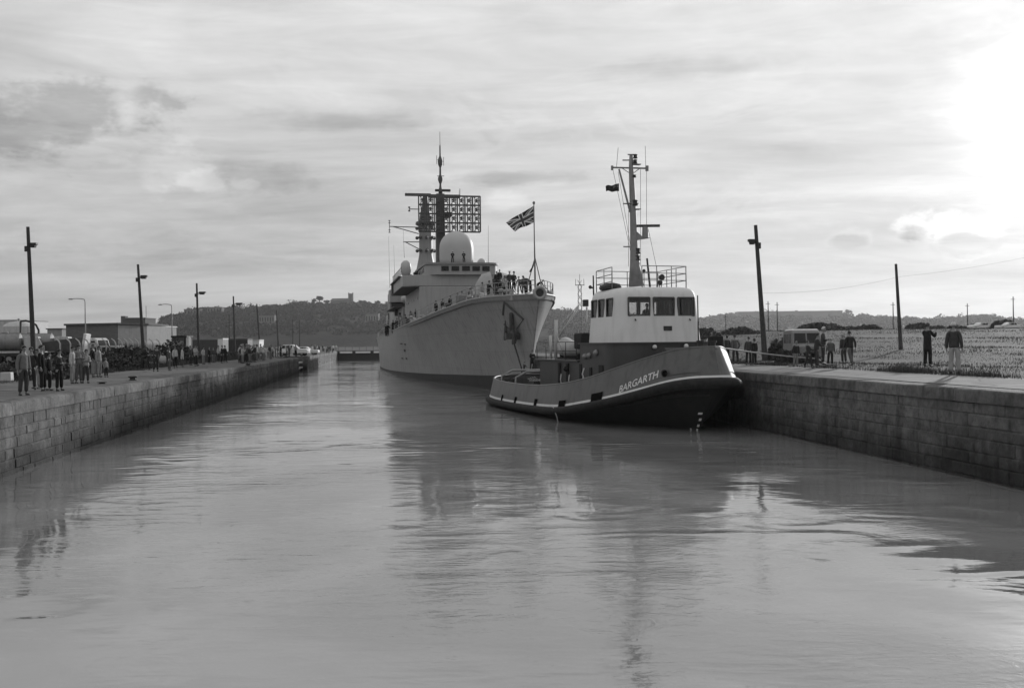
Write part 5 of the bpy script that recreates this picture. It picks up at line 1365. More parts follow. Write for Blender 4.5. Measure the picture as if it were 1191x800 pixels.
# ---------------- right bank
def rz_(x): return R(x)
def right_pt(px, py):
    z = 2.45
    for _ in range(12):
        p = G(px, py, z); z = lerp(z, gzr(p.dot(V), p.dot(U)), .5)
    return p
RQ = 'people on the right quay'
RIGHT = [
 (828.5, 424, 36.5, 170, 'stand', .50, .20, dict(hair=.02), 'man in white shirt right behind the tug bow'),
 (837, 424.5, 36, 160, 'stand', .12, .04, dict(), 'person in dark vest just right of the white shirt'),
 (846, 419, 28, 200, 'stand', .04, .03, dict(), 'person in dark top seen over the bright bow edge'),
 (855.5, 424, 34, 180, 'pocket', .09, .03, dict(hair=.02), 'man in grey jumper with black trousers near the tug bow'),
 (870.5, 425, 33, 150, 'stand', .06, .02, dict(), 'taller of the close dark pair holding the rope'),
 (877.5, 425, 31, 210, 'stand', .025, .02, dict(woman=True, hairlen=1), 'shorter of the close dark pair with pale hands'),
 (925.3, 426.3, 29, 10, 'stand', .03, .20, dict(hair=.3), 'child with light hair in dark jersey before the white van'),
 (939.5, 428.5, 33, 95, 'pull', .05, .04, dict(hair=.06), 'person leaning on the rope in front of the white van'),
 (950.5, 428.5, 40.5, 90, 'rest', .05, .05, dict(), 'grown person in dark coat holding the rope in the van group'),
 (956.8, 424.5, 43.5, 75, 'folded', .06, .04, dict(hair=.5), 'tallest fair haired person at the back of the van group'),
 (965.3, 425.5, 32, 160, 'stand', .10, .02, dict(hair=.3), 'child with light hair right of the van group'),
 (982, 423, 34, 200, 'stand', .05, .05, dict(hair=.3), 'person half hidden behind the broad man walking away'),
 (990.5, 426.5, 41.5, 190, 'walk', .035, .10, dict(hat=False), 'broad person in dark jacket walking on the grass edge'),
 (1079, 427.5, 51, 120, 'photo', .02, .02, dict(coat='long', hair=.06), 'man in long dark coat holding up a camera on right quay'),
 (1111, 436.3, 60.5, 150, 'stand', .05, .30, dict(hair=.5), 'white haired man in dark waistcoat and pale trousers, nearest on right quay'),
]
RP = []
for (px, py, hp, rz, pose, top, bot, kw, lab) in RIGHT:
    p = right_pt(px, py); h = hp/F*p.y
    kw = dict(kw); kw.setdefault('hair', random.choice([.02, .06]))
    RP.append((person(p, h, R(rz), pose, top, bot, label=lab, group=RQ, **kw), p, h))
# mooring line from the tug bow over the hands of the line party
def sag(a, b, k, n=10): return [a.lerp(b, i/n)-Vector((0, 0, k*4*(i/n)*(1-i/n))) for i in range(n+1)]
ptsr = [P(833, 404.3, 39.8), P(846, 405.4, 42), P(871, 409.0, 46.5), P(892, 411.6, 48), P(921, 414.8, 48.5), P(938, 416.2, 48.5), P(951, 417.2, 50), P(962, 424, 52)]
mb = MB(); mb.path(ptsr, .035, 6); o = mb.build('mooring_rope', M_rope, smooth=True); tag(o, 'taut pale mooring rope from the tug bow to the line party', 'rope')
# ---------------- on board
def ship_person(px, py, t, hpx, rz, pose, top, bot, lab, **kw):
    c = SM@s_at(px, py, t); h = hpx/F*c.y; return person(c, h, R(rz), pose, top, bot, label=lab, group='crew on the warship', **kw)
ship_person(526.2, 306.6, 41.8, 14.3, 5, 'folded', .03, .015, 'left of two sailors standing before the radar dome', hat=2)
ship_person(539.8, 306.6, 41.8, 14.3, 0, 'folded', .03, .015, 'right of two sailors standing before the radar dome', hat=2)
bowcrew = [(592.5, 338, 5, 22, 20, 'stand', 'head and shoulders of sailor left of the bow crowd'), (597.5, 341, 4, 25, 40, 'folded', 'sailor standing tallest in the bow crowd'),
 (604.5, 342, 2, 20, -20, 'apart', 'sailor in dark rig right of the tallest in the bow crowd'), (609.5, 343, 0, 22, 30, 'stand', 'sailor standing left of the jackstaff stay'),
 (612, 342, 1, 18, 60, 'rest', 'sailor leaning by the jackstaff stay'), (616.5, 341, -2.5, 24, -100, 'bend', 'bending sailor left of the jackstaff foot'),
 (625.5, 342, -3.5, 20, 60, 'bend', 'bending sailor right of the jackstaff foot'), (634, 345, 1, 13, 30, 'rest', 'low crouched sailor behind the right bow rail'),
 (637, 350, 3, 15, 0, 'stand', 'sailor at the outermost right bow rail')]
for px, py, t, hp, rz, po, lab in bowcrew: ship_person(px, py, t, hp, rz, po, random.choice([.015, .03, .06]), .015, lab, hair=.03, hat=(2 if px in (592.5, 604.5) else False))
for px, py, t, hp, lab in ((577, 336, 13.2, 20, 'sailor in the dark gap beside the gun'), (580.5, 334, 13.6, 20, 'sailor leaning out right of the gun gap')):
    ship_person(px, py, t, hp, 0, 'stand', .02, .02, lab, hair=.03, hat=(2 if px < 578 else False))
for i, (px, py, t) in enumerate(((586, 346, 7.5), (582, 347, 9), (568, 350.5, 12), (562, 352, 13.5), (549, 356, 19), (546, 357, 21), (515, 366.5, 35), (490, 374.5, 42), (472, 382.5, 51), (457, 388, 59), (533, 360.5, 31), (536.5, 359, 30), (523, 363.5, 33), (508, 368.5, 37), (497, 371.5, 40), (484, 377, 44), (478, 379, 48), (466, 384, 53), (461, 386, 56), (451, 391, 66), (449, 391.5, 70))):
    ship_person(px, py, t, 1.72*F/(78+t)/.92, 50, random.choice(['stand', 'rest', 'folded']), random.choice([.02, .03, .3]), .02, ('sailor in dark rig lining the starboard rail', 'sailor in dark rig lining the starboard rail')[0] if False else 'sailor lining the starboard rail amidships', hair=.03)
def tug_person(px, py, Y, hpx, rz, pose, top, bot, lab, **kw):
    Y *= TS; c = P(px, py, Y); return person(c, hpx/F*Y, R(rz), pose, top, bot, label=lab, group='crew on the tug', **kw)
tug_person(618.5, 431.5, 66, 24, 20, 'folded', .02, .02, 'man in dark coat standing on the tug stern before the warship bow', coat='long')
tug_person(610, 436, 66.5, 15, 60, 'rest', .05, .05, 'crouching man beside the dark coated man on the tug stern')
c = TM@Vector((.0, 7.6, 4.15)); person(c, 1.65, TA, 'stand', .05, .03, label='helmsman seen through the wheelhouse front window', group='crew on the tug')

# ================================================================ POLES AND LAMPS
def lamp_pole(px0, py0, px1, py1, zg, lamp, lab, cat='lamp pole', d=.16, side=1, group=None, Y=None, lampy=.13):
    b = G(px1, py1, zg) if Y is None else P(px1, py1, Y); Y = b.y; b = Vector((b.x, b.y, zg if zg > 0 else gzr(b.dot(V), b.dot(U)))); t = P(px0, py0, Y)
    o = empty('lamp_pole' if lamp else 'wooden_pole', b, 0, lab, cat if lamp else 'pole', group)
    t = t-b; mb = MB(); k = 6
    mb.path([Vector((0, 0, -.3))]+[t*(i/k) for i in range(1, k+1)], [d*1.1]+[lerp(d, d*.62, i/k) for i in range(1, k+1)], 9)
    mb.build('pole', M_wood, o, auto=50)
    if lamp:
        c = t*(1-lampy); s = side*Y/F
        mb = MB(); mb.tube(c, c+Vector((s*3.0, -.1, .1)), .04); mb.tube(c+Vector((0, 0, -.3)), c+Vector((s*2.4, -.05, -.02)), .03); mb.build('bracket', M_iron, o)
        mb = MB(); q = c+Vector((s*7.0, -.15, .10)); mb.box(q+Vector((0, 0, 0)), (s*side*7.5, .35, .16), 0); mb.box(q-Vector((s*.8, 0, .17)), (s*side*5, .3, .2), 0, 1.25)
        mb.build('floodlight', M_iron, o, bevel=.02)
        mb = MB(); mb.box(c+Vector((-.12*side, -.1, -.25)), (.22, .2, .4)); mb.build('junction_box', M_iron, o)
    return o
GP = 'lamp poles along the left quay'
lamp_pole(32.5, 264, 39.8, 420, 2.14, 1, 'nearest tall leaning lamp pole on the left, behind the grey jacket man', group=GP, Y=72, d=.19)
lamp_pole(160.5, 307.5, 167.5, 410, 2.14, 1, 'second leaning lamp pole, in front of the windowed building', group=GP, Y=95, d=.18)
lamp_pole(228.8, 329.5, 231.3, 411, 2.14, 1, 'third lamp pole from the left against the hill', group=GP, Y=118, d=.17)
lamp_pole(271.4, 344.5, 273.3, 411, 2.14, 1, 'fourth lamp pole from the left against the hill', group=GP, Y=150, d=.17)
lamp_pole(298.6, 353.5, 303, 411, 2.14, 0, 'lampless leaning pole over the dense crowd', group=GP, Y=170, d=.18)
lamp_pole(321.6, 361, 324, 411, 2.14, 0, 'lampless pole just left of the white car', group=GP, Y=195, d=.17)
for (x0, y0, x1, lab) in ((266.6, 366, 266.8, 'thin distant pole left of the fourth lamp pole'), (340.5, 371, 340.7, 'thin distant pole above the white car roof'), (348.3, 372, 348.6, 'thin distant pole above the white car bonnet')):
    lamp_pole(x0, y0, x1, 409, 2.1, 0, lab, Y=300, d=.17)
def street_lamp(px, py, w, Y, lab):
    b = P(px, HY, Y); b.z = 2.1; h = P(px, py, Y).z-2.1; o = empty('street_lamp', b, 0, lab, 'street lamp', 'curved street lamps')
    mb = MB(); r_ = w/F*Y
    mb.path([(0, 0, 0), (0, 0, h*.5), (0, 0, h-.5), (-.1, 0, h-.12), (-.5, 0, h), (-r_*.7, 0, h+.05), (-r_, 0, h+.02)], [.12, .1, .075, .07, .06, .055, .05], 8); mb.build('column', M_steel, o, smooth=True)
    mb = MB(); mb.lathe((-r_-.35, 0, h-.12), [(.1, 0), (.16, .06), (.12, .16), (.03, .2)], 10, 2.6, 1); mb.build('lantern', M_steel, o, smooth=True)
street_lamp(99.5, 347.5, 14, 150, 'tall curved street lamp standing above the brick building')
street_lamp(200.3, 354, 11, 170, 'curved street lamp at the left end of the hill')
GR = 'poles on the right bank'
lamp_pole(878.8, 262, 889.8, 402, -1, 1, 'tall leaning lamp pole with floodlight right of the tug', group=GR, Y=66, d=.19, side=-1, lampy=.125)
lamp_pole(1042, 307, 1047.8, 402, -1, 0, 'bare leaning wooden pole in the right hand field', group=GR, Y=78, d=.16)
for (x, y0, y1, Y, lab) in ((893.3, 350.5, 384, 230, 'left of two slim poles right of the tall lamp pole'), (903.8, 351.5, 384, 230, 'right of two slim poles right of the tall lamp pole'), (1038.6, 351.5, 384, 230, 'slim pole just left of the bare leaning pole'),
        (843.7, 366, 384, 300, 'short slim pole over the people at the tug bow'), (1125, 353, 382, 240, 'slim pole above the white haired man'), (1178.3, 345, 379, 220, 'slim pole at the far right of the field')):
    o = lamp_pole(x, y0, x+.5, y1, -1, 0, lab, group=GR, Y=Y, d=.15)
    mb = MB(); zc = P(x, y0, Y).z-o.location.z-.6; mb.tube((-.6, 0, zc), (.4, 0, zc), .05); mb.build('cross_arm', M_wood, o)
cb = sag(P(881, 341, 66), P(1045, 322, 78), .35, 8)+sag(P(1045, 322, 78), P(1240, 288, 92), .3, 8)[1:]
mb = MB(); mb.path(cb, .006, 4); o = mb.build('overhead_cable', M_iron); tag(o, 'thin overhead cable slung between the right bank poles', 'cable')
# lattice mast and crane far behind the tug
b = P(675, HY, 190); b.z = 2.5; o = empty('lattice_mast', b, 0, 'pale lattice mast rising between warship and tug wheelhouse', 'mast')
mb = MB(); h = P(675, 322, 190).z-2.5
for sx in (-.45, .45):
    for sy in (-.45, .45): mb.tube((sx, sy, 0), (sx*.6, sy*.6, h-1.5), .06, .05, 5)
for i in range(10):
    z = h*i/10.5; z2 = h*(i+1)/10.5; 
    for sy in (-.4, .4): mb.tube((-.42, sy, z), (.38, sy, z2), .03, .03, 4); mb.tube((.42, sy, z), (-.38, sy, z2), .03, .03, 4)
mb.build('lattice', M_steel, o); mb = MB(); mb.tube((0, 0, h-1.5), (0, 0, h+.5), .05); mb.box((0, 0, h-1.6), (1.8, .6, .1)); mb.tube((-.8, 0, h-1.6), (-.8, 0, h-.4), .05); mb.tube((.8, 0, h-1.6), (.8, 0, h-.4), .05); mb.build('mast_platform', M_steel, o)

# quay furniture on the left
def bollard(px, py, lab, low_=True, m=M_iron):
    p = G(px, py, ZL); o = empty('bollard', p, 0, lab, 'bollard', 'bollards on the left quay'); o.scale = (.55, .55, .55 if low_ else .25)
    mb = MB(); mb.lathe((0, 0, 0), [(.34, 0), (.34, .05), (.24, .08), (.22, .22), (.36, .30), (.36, .36), (.2, .42)], 14, 1.15, .85); mb.build('post', m, o, auto=40)
    mb = MB(); mb.box((0, 0, .01), (.95, .7, .03)); mb.build('base_plate', M_iron, o)
bollard(154.5, 442.5, 'squat black bollard on the left coping, right of the small child'); bollard(288.5, 425.5, 'small dark bollard at the foot of the dense crowd'); bollard(119, 446.5, 'low iron mooring stud flush in the quay, left of the squat bollard', False)
p = G(8, 444, ZL); mb = MB(); mb.box(p+Vector((0, 0, .25)), (.5, .5, .42), .2, .94); o = mb.build('stone_block', M_whited, bevel=.03); tag(o, 'white painted stone block at the back of the left quay', 'stone block')
p = G(147.5, 427, ZL); mb = MB(); mb.box(p+Vector((0, 0, .14)), (.85, .5, .2), .1, .9); o = mb.build('stone_block', M_whited, bevel=.04); tag(o, 'low white kerb stone by the brambles behind the bollard', 'stone block')
# bag held by the capped man
p = G(189.5, 427.5, ZL); mb = MB()
rg = []
for z, w, d_ in ((0, .3, .12), (.25, .36, .17), (.5, .3, .1), (.56, .22, .05)): rg.append([p+Vector((w*.8*math.cos(a), d_*math.sin(a), z+.35)) for a in [2*PI*i/12 for i in range(12)]])
mb.loft(rg, closed=True, caps=True); mb.path([p+Vector((-.12, 0, .9)), p+Vector((0, 0, 1.12)), p+Vector((.12, 0, .9))], .015, 5); o = mb.build('carrier_bag', cloth(.35), smooth=True); tag(o, 'pale carrier bag beside the capped man on left quay', 'bag')
p = G(78, 444, ZL)

# fence with cranked concrete posts behind the left quay
fe = empty('wire_fence', (0, 0, 0), 0, 'wire fence with cranked concrete posts in front of the parked lorries', 'fence')
fx = [(70, 92), (82, 92), (93, 93), (103, 94), (112.5, 95), (123.5, 96), (134.5, 97), (142, 98), (148.5, 99), (154.5, 100), (161, 101), (170, 103), (178, 105), (186, 108)]
prev = None
wire = MB()
for px, Y in fx:
    b = P(px, HY, Y); b.z = 2.1; mb = MB(); mb.path([b, b+Vector((0, 0, 2.05)), b+Vector((-.12, 0, 2.3)), b+Vector((-.42, 0, 2.55))], [.085, .08, .07, .05], 4)
    mb.build('fence_post', M_whited, fe)
    if prev is not None:
        for z in (.3, .9, 1.5, 2.05, 2.45): wire.tube(prev+Vector((-.3 if z > 2.3 else 0, 0, z)), b+Vector((-.3 if z > 2.3 else 0, 0, z)), .012, .012, 3, False)
        for i in range(16):
            a = prev.lerp(b, i/16); c = prev.lerp(b, (i+1)/16); wire.tube(a+Vector((0, 0, .2)), c+Vector((0, 0, 2.0)), .008, .008, 3, False); wire.tube(c+Vector((0, 0, .2)), a+Vector((0, 0, 2.0)), .008, .008, 3, False)
    prev = b
wire.build('fence_wire', M_iron, fe)
# ================================================================ VEHICLES
def wheel(par, x, y, z, r, w, ax='x'):
    mb = MB(); d = Vector((w/2, 0, 0)) if ax == 'x' else Vector((0, w/2, 0)); c = Vector((x, y, z)); mb.tube(c-d, c+d, r, r, 18); o = mb.build('wheel', M_rubber, par, auto=40)
    mb = MB(); mb.tube(c-d*1.06, c+d*1.06, r*.55, r*.55, 14); mb.build('rim', M_steel, o)
def tank_lorry(px, Y, L_, lab, rz):
    b = P(px, HY, Y); b.z = 2.1; o = empty('tank_lorry', b, rz, lab, 'tank lorry', 'tank lorries in the yard')
    mb = MB(); mb.loft([[Vector((x, 1.25*k*math.cos(a), 2.35+.98*k*math.sin(a))) for a in [2*PI*i/22 for i in range(22)]] for x, k in ((-L_/2-.22, .55), (-L_/2-.12, .85), (-L_/2, 1), (L_/2, 1), (L_/2+.12, .85), (L_/2+.22, .55))], closed=True, caps=True)
    mb.build('tank', M_hs_, o, auto=50)
    for x in (-L_/3, 0, L_/3):
        mb = MB(); mb.loft([[Vector((x+d, 1.27*math.cos(a), 2.35+1.0*math.sin(a))) for a in [2*PI*i/22 for i in range(22)]] for d in (-.05, .05)], closed=True, caps=True); mb.build('tank_band', M_steel, o)
    mb = MB(); mb.lathe((0, 0, 3.3), [(.35, 0), (.35, .15), (.25, .2)], 12); mb.b2(-L_/2, L_/2, -.25, .25, 3.34, 3.38); mb.build('catwalk', M_steel, o)
    mb = MB(); mb.b2(-L_/2, L_/2+2.6, -.5, .5, .8, 1.15); mb.build('chassis', M_iron, o)
    for x in (-L_/2+.8, -L_/2+2.0, L_/2+1.3):
        for y in (-1.05, 1.05): wheel(o, x, y, .5, .5, .3, 'y')
    mb = MB(); sec = [(L_/2+.5, .9), (L_/2+.5, 2.9), (L_/2+.9, 3.0), (L_/2+1.9, 2.95), (L_/2+2.35, 1.9), (L_/2+2.4, .8)]
    mb.loft([[Vector((x, y, z)) for x, z in sec] for y in (-1.15, 1.15)], closed=True, caps=True); mb.build('cab', M_whited, o, bevel=.06)
    mb = MB(); mb.add([(L_/2+1.99, -1.0, 2.8), (L_/2+1.99, 1.0, 2.8), (L_/2+2.36, 1.0, 2.0), (L_/2+2.36, -1.0, 2.0)], [(0, 1, 2, 3)]); mb.build('windscreen', M_glassd, o)
tank_lorry(35, 112, 4.6, 'pale tank lorry with round tank end behind the left spectators', R(14))
tank_lorry(6, 108, 3.0, 'pale tank lorry cut by the left picture edge', R(20))
def tipper(px, Y, lab):
    b = P(px, HY, Y); b.z = 2.1; o = empty('tipper_lorry', b, R(12), lab, 'lorry')
    mb = MB(); mb.loft([[Vector((x, y, z)) for x, z in ((-2.4, 1.3), (2.2, 1.3), (2.5, 2.9), (-2.0, 2.3))] for y in (-1.2, 1.2)], closed=True, caps=True); mb.build('tipper_body', M_dk, o, bevel=.04)
    mb = MB(); mb.add([(2.24, -1.22, 1.2), (2.24, 1.22, 1.2), (2.6, 1.25, 3.3), (2.6, -1.25, 3.3), (2.5, -1.22, 1.2), (2.5, 1.22, 1.2), (2.9, 1.25, 3.2), (2.9, -1.25, 3.2)], [(0, 1, 2, 3), (7, 6, 5, 4), (0, 4, 5, 1), (3, 2, 6, 7), (0, 3, 7, 4), (1, 5, 6, 2)]); mb.build('tailboard', M_white, o)
    mb = MB(); mb.b2(-3.0, 2.4, -.5, .5, .8, 1.2); mb.build('chassis', M_iron, o)
    for x in (-2.3, 1.4):
        for y in (-1.05, 1.05): wheel(o, x, y, .5, .5, .3, 'y')
tipper(72, 112, 'dark tipper lorry with bright white end board')
def van(px, Y, W_, H_, L_, rz, lab, cat, m=M_white, name='parked_van', split=False, group=None, z0=2.1, roofm=None):
    b = P(px, HY, Y); b.z = z0 if z0 > 0 else gzr(b.dot(V), b.dot(U)); o = empty(name, b, rz, lab, cat, group)
    # front towards -y
    sec = [(-L_/2, .35), (-L_/2-.02, H_*.5), (-L_/2+.25, H_*.56), (-L_/2+.55, H_*.93), (-L_/2+.9, H_), (L_/2-.3, H_), (L_/2-.05, H_*.9), (L_/2, .35)]
    mb = MB(); rings = []
    for k, (x, s) in enumerate(((-W_/2, .94), (-W_/2+.06, 1), (W_/2-.06, 1), (W_/2, .94))): rings.append([Vector((x*(1-.08*max(0, (z/H_-.5))), y*(.99 if s < 1 else 1), .35+(z-.35)*(.985 if s < 1 else 1))) for y, z in sec])
    mb.loft(rings, closed=True, caps=True); mb.build('body', m, o, bevel=.05)
    if roofm:
        mb = MB(); mb.box((0, .25, H_+.02), (W_*.93, L_-1.2, .08), 0, .9); mb.build('roof', roofm, o, bevel=.03)
    def scr(z, off): 
        t = (z-H_*.56)/(H_*.37); return -L_/2+.25+.30*t-off
    mb = MB(); z1, z2 = H_*.60, H_*.90; w = W_*.42
    if split: spans = ((-w, -.04), (.04, w))
    else: spans = ((-w, w),)
    for a, c in spans: mb.add([(a, scr(z1, .02), z1), (c, scr(z1, .02), z1), (c*.95 if abs(c) > .1 else c, scr(z2, .02), z2), (a*.95 if abs(a) > .1 else a, scr(z2, .02), z2)], [(0, 1, 2, 3)])
    mb.build('windscreen', M_glassd, o)
    for s in (-1, 1):
        for (y0, y1) in ((-L_/2+.7, -L_/2+1.5), (-L_/2+1.65, -L_/2+2.6), (-L_/2+2.75, L_/2-.5)):
            mb = MB(); x = s*(W_/2*.985+.012); mb.add([(x, y0, H_*.6), (x, y1, H_*.6), (x*.975, y1, H_*.88), (x*.975, y0+.1, H_*.88)], [(0, 1, 2, 3)]); mb.build('side_window', M_glassd, o)
        mb = MB(); mb.disc((s*W_*.36, -L_/2-.01, H_*.42), (0, -1, 0), .11, 14, .05); mb.build('headlight', M_steel, o)
        for y in (-L_/2+.75, L_/2-.8): wheel(o, s*(W_/2-.12), y, .33, .33, .2)
    mb = MB(); mb.b2(-W_/2-.02, W_/2+.02, -L_/2-.14, -L_/2-.02, .38, .52); mb.build('bumper', M_steel, o, bevel=.02)
    mb = MB(); mb.b2(-.26, .26, -L_/2-.16, -L_/2-.142, .39, .51); mb.build('number_plate', M_white, o)
    return o
van(932.5, 58.5, 1.66, 1.92, 4.3, R(-8), 'white roofed van parked in the field behind the rope party', 'van', m=cloth(.20), roofm=M_white, split=True, z0=-1)
van(102, 128, 2.2, 2.9, 6, R(70), 'white lorry with rounded cab front beside the tipper', 'lorry', name='parked_lorry')
van(92, 124, 2.0, 2.3, 5.0, R(80), 'dark bodied van between the tipper and the white lorry', 'van', m=M_dk)
van(126, 120, 1.9, 1.9, 4.6, R(84), 'long white van behind the wire fence, right of the lorries', 'van')
van(138, 122, 1.8, 1.55, 4.0, R(84), 'low white van nearest the brambles behind the wire fence', 'van')
def car(px, Y, rz, lab, m=M_white, z0=2.1, L_=4.3, py=None):
    b = P(px, HY, Y); b.z = z0 if z0 > 0 else gzr(b.dot(V), b.dot(U)); o = empty('parked_car', b, rz, lab, 'car', None)
    W_ = 1.65; sec = [(-L_/2, .35), (-L_/2, .75), (-L_/2+.15, .85), (-.75, .92), (-.25, 1.36), (.1, 1.42), (1.2, 1.40), (1.75, 1.0), (L_/2-.05, .92), (L_/2, .4)]
    mb = MB(); rings = []
    for x, s in ((-W_/2, .9), (-W_/2+.08, 1), (W_/2-.08, 1), (W_/2, .9)):
        rings.append([Vector((y, x*(1 if z < .95 else .84), z)) for y, z in sec])
    mb.loft(rings, closed=True, caps=True); mb.build('body', m, o, bevel=.04)
    for s in (-1, 1):
        for (a, b_) in ((-.5, .15), (.25, .85), (.95, 1.45)):
            mb = MB(); x = s*(W_/2*.93+.01); mb.add([(a, x, .97), (b_, x, .97), (b_ if b_ < 1.3 else 1.3, s*(W_/2*.86+.01), 1.3), (a+(.3 if a < 0 else 0), s*(W_/2*.86+.01), 1.3)], [(0, 1, 2, 3)]); mb.build('side_window', M_glassd, o)
        for y in (-L_/2+.75, L_/2-.85): wheel(o, y, s*(W_/2-.1), .31, .31, .18, 'y')
    return o
c1 = car(341, 150, PI-.12, 'white parked car with long bonnet behind the far spectators', z0=2.6, L_=4.4); c1.location.z = 2.15; c1.scale = (1.1, 1, 1.25)
car(1139, 190, R(15), 'tiny white car in the far right field', z0=-1, m=M_white)
car(1134, 196, R(-10), 'tiny dark car beside the white one in the far field', z0=-1, m=M_iron)
car(1172, 186, R(5), 'tiny white car at the far right below the bush', z0=-1)
car(356, 165, PI, 'second pale car nose behind the first white parked car', z0=2.15)
# a pale hut and dark containers behind the crowd
def shed(name, x0, x1, py0, Y, dep, m, lab, cat, zg=2.1, roof=None, pan=None, rz=0, over=.25):
    a = P(x0, py0, Y); b = P(x1, py0, Y); w = b.x-a.x; h = a.z-zg
    o = empty(name, Vector(((a.x+b.x)/2, Y, zg)), rz, lab, cat)
    mb = MB(); mb.b2(-w/2, w/2, 0, dep, -.3, h); mb.build('wall', m, o)
    mb = MB(); mb.b2(-w/2-over, w/2+over, -over, dep+over, h, h+.22); mb.build('roof', roof or M_dk, o)
    return o, w, h
o, w, h = shed('container', 200, 216.5, 392.5, 125, 2.4, M_dk, 'black framed container with pale front behind the brambles', 'container', roof=M_black, over=.1)
mb = MB(); mb.b2(-w/2+.1, w/2-.35, -.05, -.01, h*.62, h*.84); mb.build('front_panel', M_steel, o); mb = MB(); mb.b2(w/2-.25, w/2, -.06, 0, 0, h+.1); mb.build('corner_frame', M_black, o)
p = P(219.5, 392, 124); mb = MB(); mb.b2(p.x-.13, p.x+.13, 124, 124.2, 2.1, p.z); o = mb.build('white_post', M_white, bevel=.02); tag(o, 'upright white board beside the black framed container', 'post')
o, w, h = shed('container', 223, 259, 395.3, 150, 3, M_tughouse, 'long dark container with white end panel behind the crowd', 'container', roof=M_steel, over=.02)
mb = MB(); mb.b2(w/2-.75, w/2-.02, -.06, -.003, h*.05, h+.1); mb.build('end_panel', M_white, o)
o, w, h = shed('container', 261, 288, 395.6, 158, 3, M_iron, 'dark container between the white end panel and the pale hut', 'container', roof=M_dk, over=.02)
shed('site_hut', 288.8, 301.5, 396.5, 165, 3, M_white, 'small white hut behind the dense crowd', 'hut', roof=M_whited, over=.05)
# ================================================================ BUILDINGS
def windows(o, rects, face=-.04, sill=True):
    for (x0, x1, z0, z1, pn) in rects:
        mb = MB(); t = .07
        mb.b2(x0, x1, face-.03, face+.03, z0, z0+t); mb.b2(x0, x1, face-.03, face+.03, z1-t, z1); mb.b2(x0, x0+t, face-.03, face+.03, z0+t, z1-t); mb.b2(x1-t, x1, face-.03, face+.03, z0+t, z1-t)
        for k in range(1, pn): xx = lerp(x0, x1, k/pn); mb.b2(xx-.04, xx+.04, face-.025, face+.025, z0+t, z1-t)
        mb.b2(x0+t, x1-t, face-.02, face+.02, lerp(z0, z1, .55)-.03, lerp(z0, z1, .55)+.03)
        f = mb.build('window', M_white, o); g = MB(); g.b2(x0+t, x1-t, face+.008, face+.018, z0+t, z1-t); g.build('pane', M_glassd, f)
        if sill: g = MB(); g.b2(x0-.1, x1+.1, face-.12, face+.03, z0-.12, z0-.002); g.build('sill', M_whited, f)
def brick_mat(name, g1, g2, mo, sc=1.0):
    m = bpy.data.materials.new(name); m.use_nodes = True; N = m.node_tree.nodes; L = m.node_tree.links; b = N['Principled BSDF']; b.inputs['Roughness'].default_value = .9
    tc = N.new('ShaderNodeTexCoord'); sp = N.new('ShaderNodeSeparateXYZ'); ad = N.new('ShaderNodeMath'); cb_ = N.new('ShaderNodeCombineXYZ'); L.new(tc.outputs['Object'], sp.inputs[0])
    L.new(sp.outputs[0], ad.inputs[0]); L.new(sp.outputs[1], ad.inputs[1]); L.new(ad.outputs[0], cb_.inputs[0]); L.new(sp.outputs[2], cb_.inputs[1])
    br = N.new('ShaderNodeTexBrick'); br.inputs['Scale'].default_value = 1; br.inputs['Brick Width'].default_value = .23*sc; br.inputs['Row Height'].default_value = .075*sc; br.inputs['Mortar Size'].default_value = .01*sc
    br.inputs['Color1'].default_value = (g1,)*3+(1,); br.inputs['Color2'].default_value = (g2,)*3+(1,); br.inputs['Mortar'].default_value = (mo,)*3+(1,)
    L.new(cb_.outputs[0], br.inputs['Vector']); L.new(br.outputs['Color'], b.inputs['Base Color']); return m
M_brick = brick_mat('dark_brick', .075, .11, .14, 2)
b0 = P(110, HY, 200); 
o = empty('brick_building', (0, 0, 0), 0, 'low flat roofed brick building with pale rendered end wall', 'building')
o.location = (P(137.5, HY, 195).x, 195, 2.0)
w1 = (137.5-68)/F*200; h1 = P(100, 378.5, 200).z-2.0
mb = MB(); mb.loft([[Vector((-w1, 4, 0)), Vector((0, 0, 0))], [Vector((-w1, 4, h1)), Vector((0, 0, h1))]]); mb.loft([[Vector((-w1, 4, 0)), Vector((-w1, 20, 0))], [Vector((-w1, 4, h1)), Vector((-w1, 20, h1))]]); mb.build('wall', M_brick, o)
w2_ = (154.5-137.5)/F*200*1.05
mb = MB(); mb.loft([[Vector((0, 0, 0)), Vector((w2_, 7, 0)), Vector((w2_, 18, 0))], [Vector((0, 0, h1-.1)), Vector((w2_, 7, h1-.1)), Vector((w2_, 18, h1-.1))]]); mb.build('end_wall', M_brickl, o)
mb = MB(); mb.add([(-w1-.3, 3.7, h1), (.1, -.35, h1), (w2_+.4, 6.9, h1), (w2_, 20, h1), (-w1, 20, h1)]+[(-w1-.3, 3.7, h1+.35), (.1, -.35, h1+.35), (w2_+.4, 6.9, h1+.35), (w2_, 20, h1+.35), (-w1, 20, h1+.35)],
   [(4, 3, 2, 1, 0), (5, 6, 7, 8, 9), (0, 1, 6, 5), (1, 2, 7, 6), (2, 3, 8, 7), (3, 4, 9, 8), (4, 0, 5, 9)]); mb.build('roof', M_dk, o)
x0, x1 = (123-137.5)/F*205, (151-137.5)/F*205; zt_ = P(130, 370.8, 205).z-2.0
mb = MB(); mb.b2(x0, x1, 8, 14, h1+.35, zt_); mb.b2(x0, x0+.9, 8, 9.5, zt_, zt_+.5); mb.build('roof_house', M_brick, o)
mb = MB(); mb.b2(x0-.1, x1+.15, 7.85, 14.1, zt_, zt_+.15) if False else mb.b2(x0+.95, x1+.15, 7.85, 14.1, zt_, zt_+.15); mb.build('roof_cap', M_brickl, o)
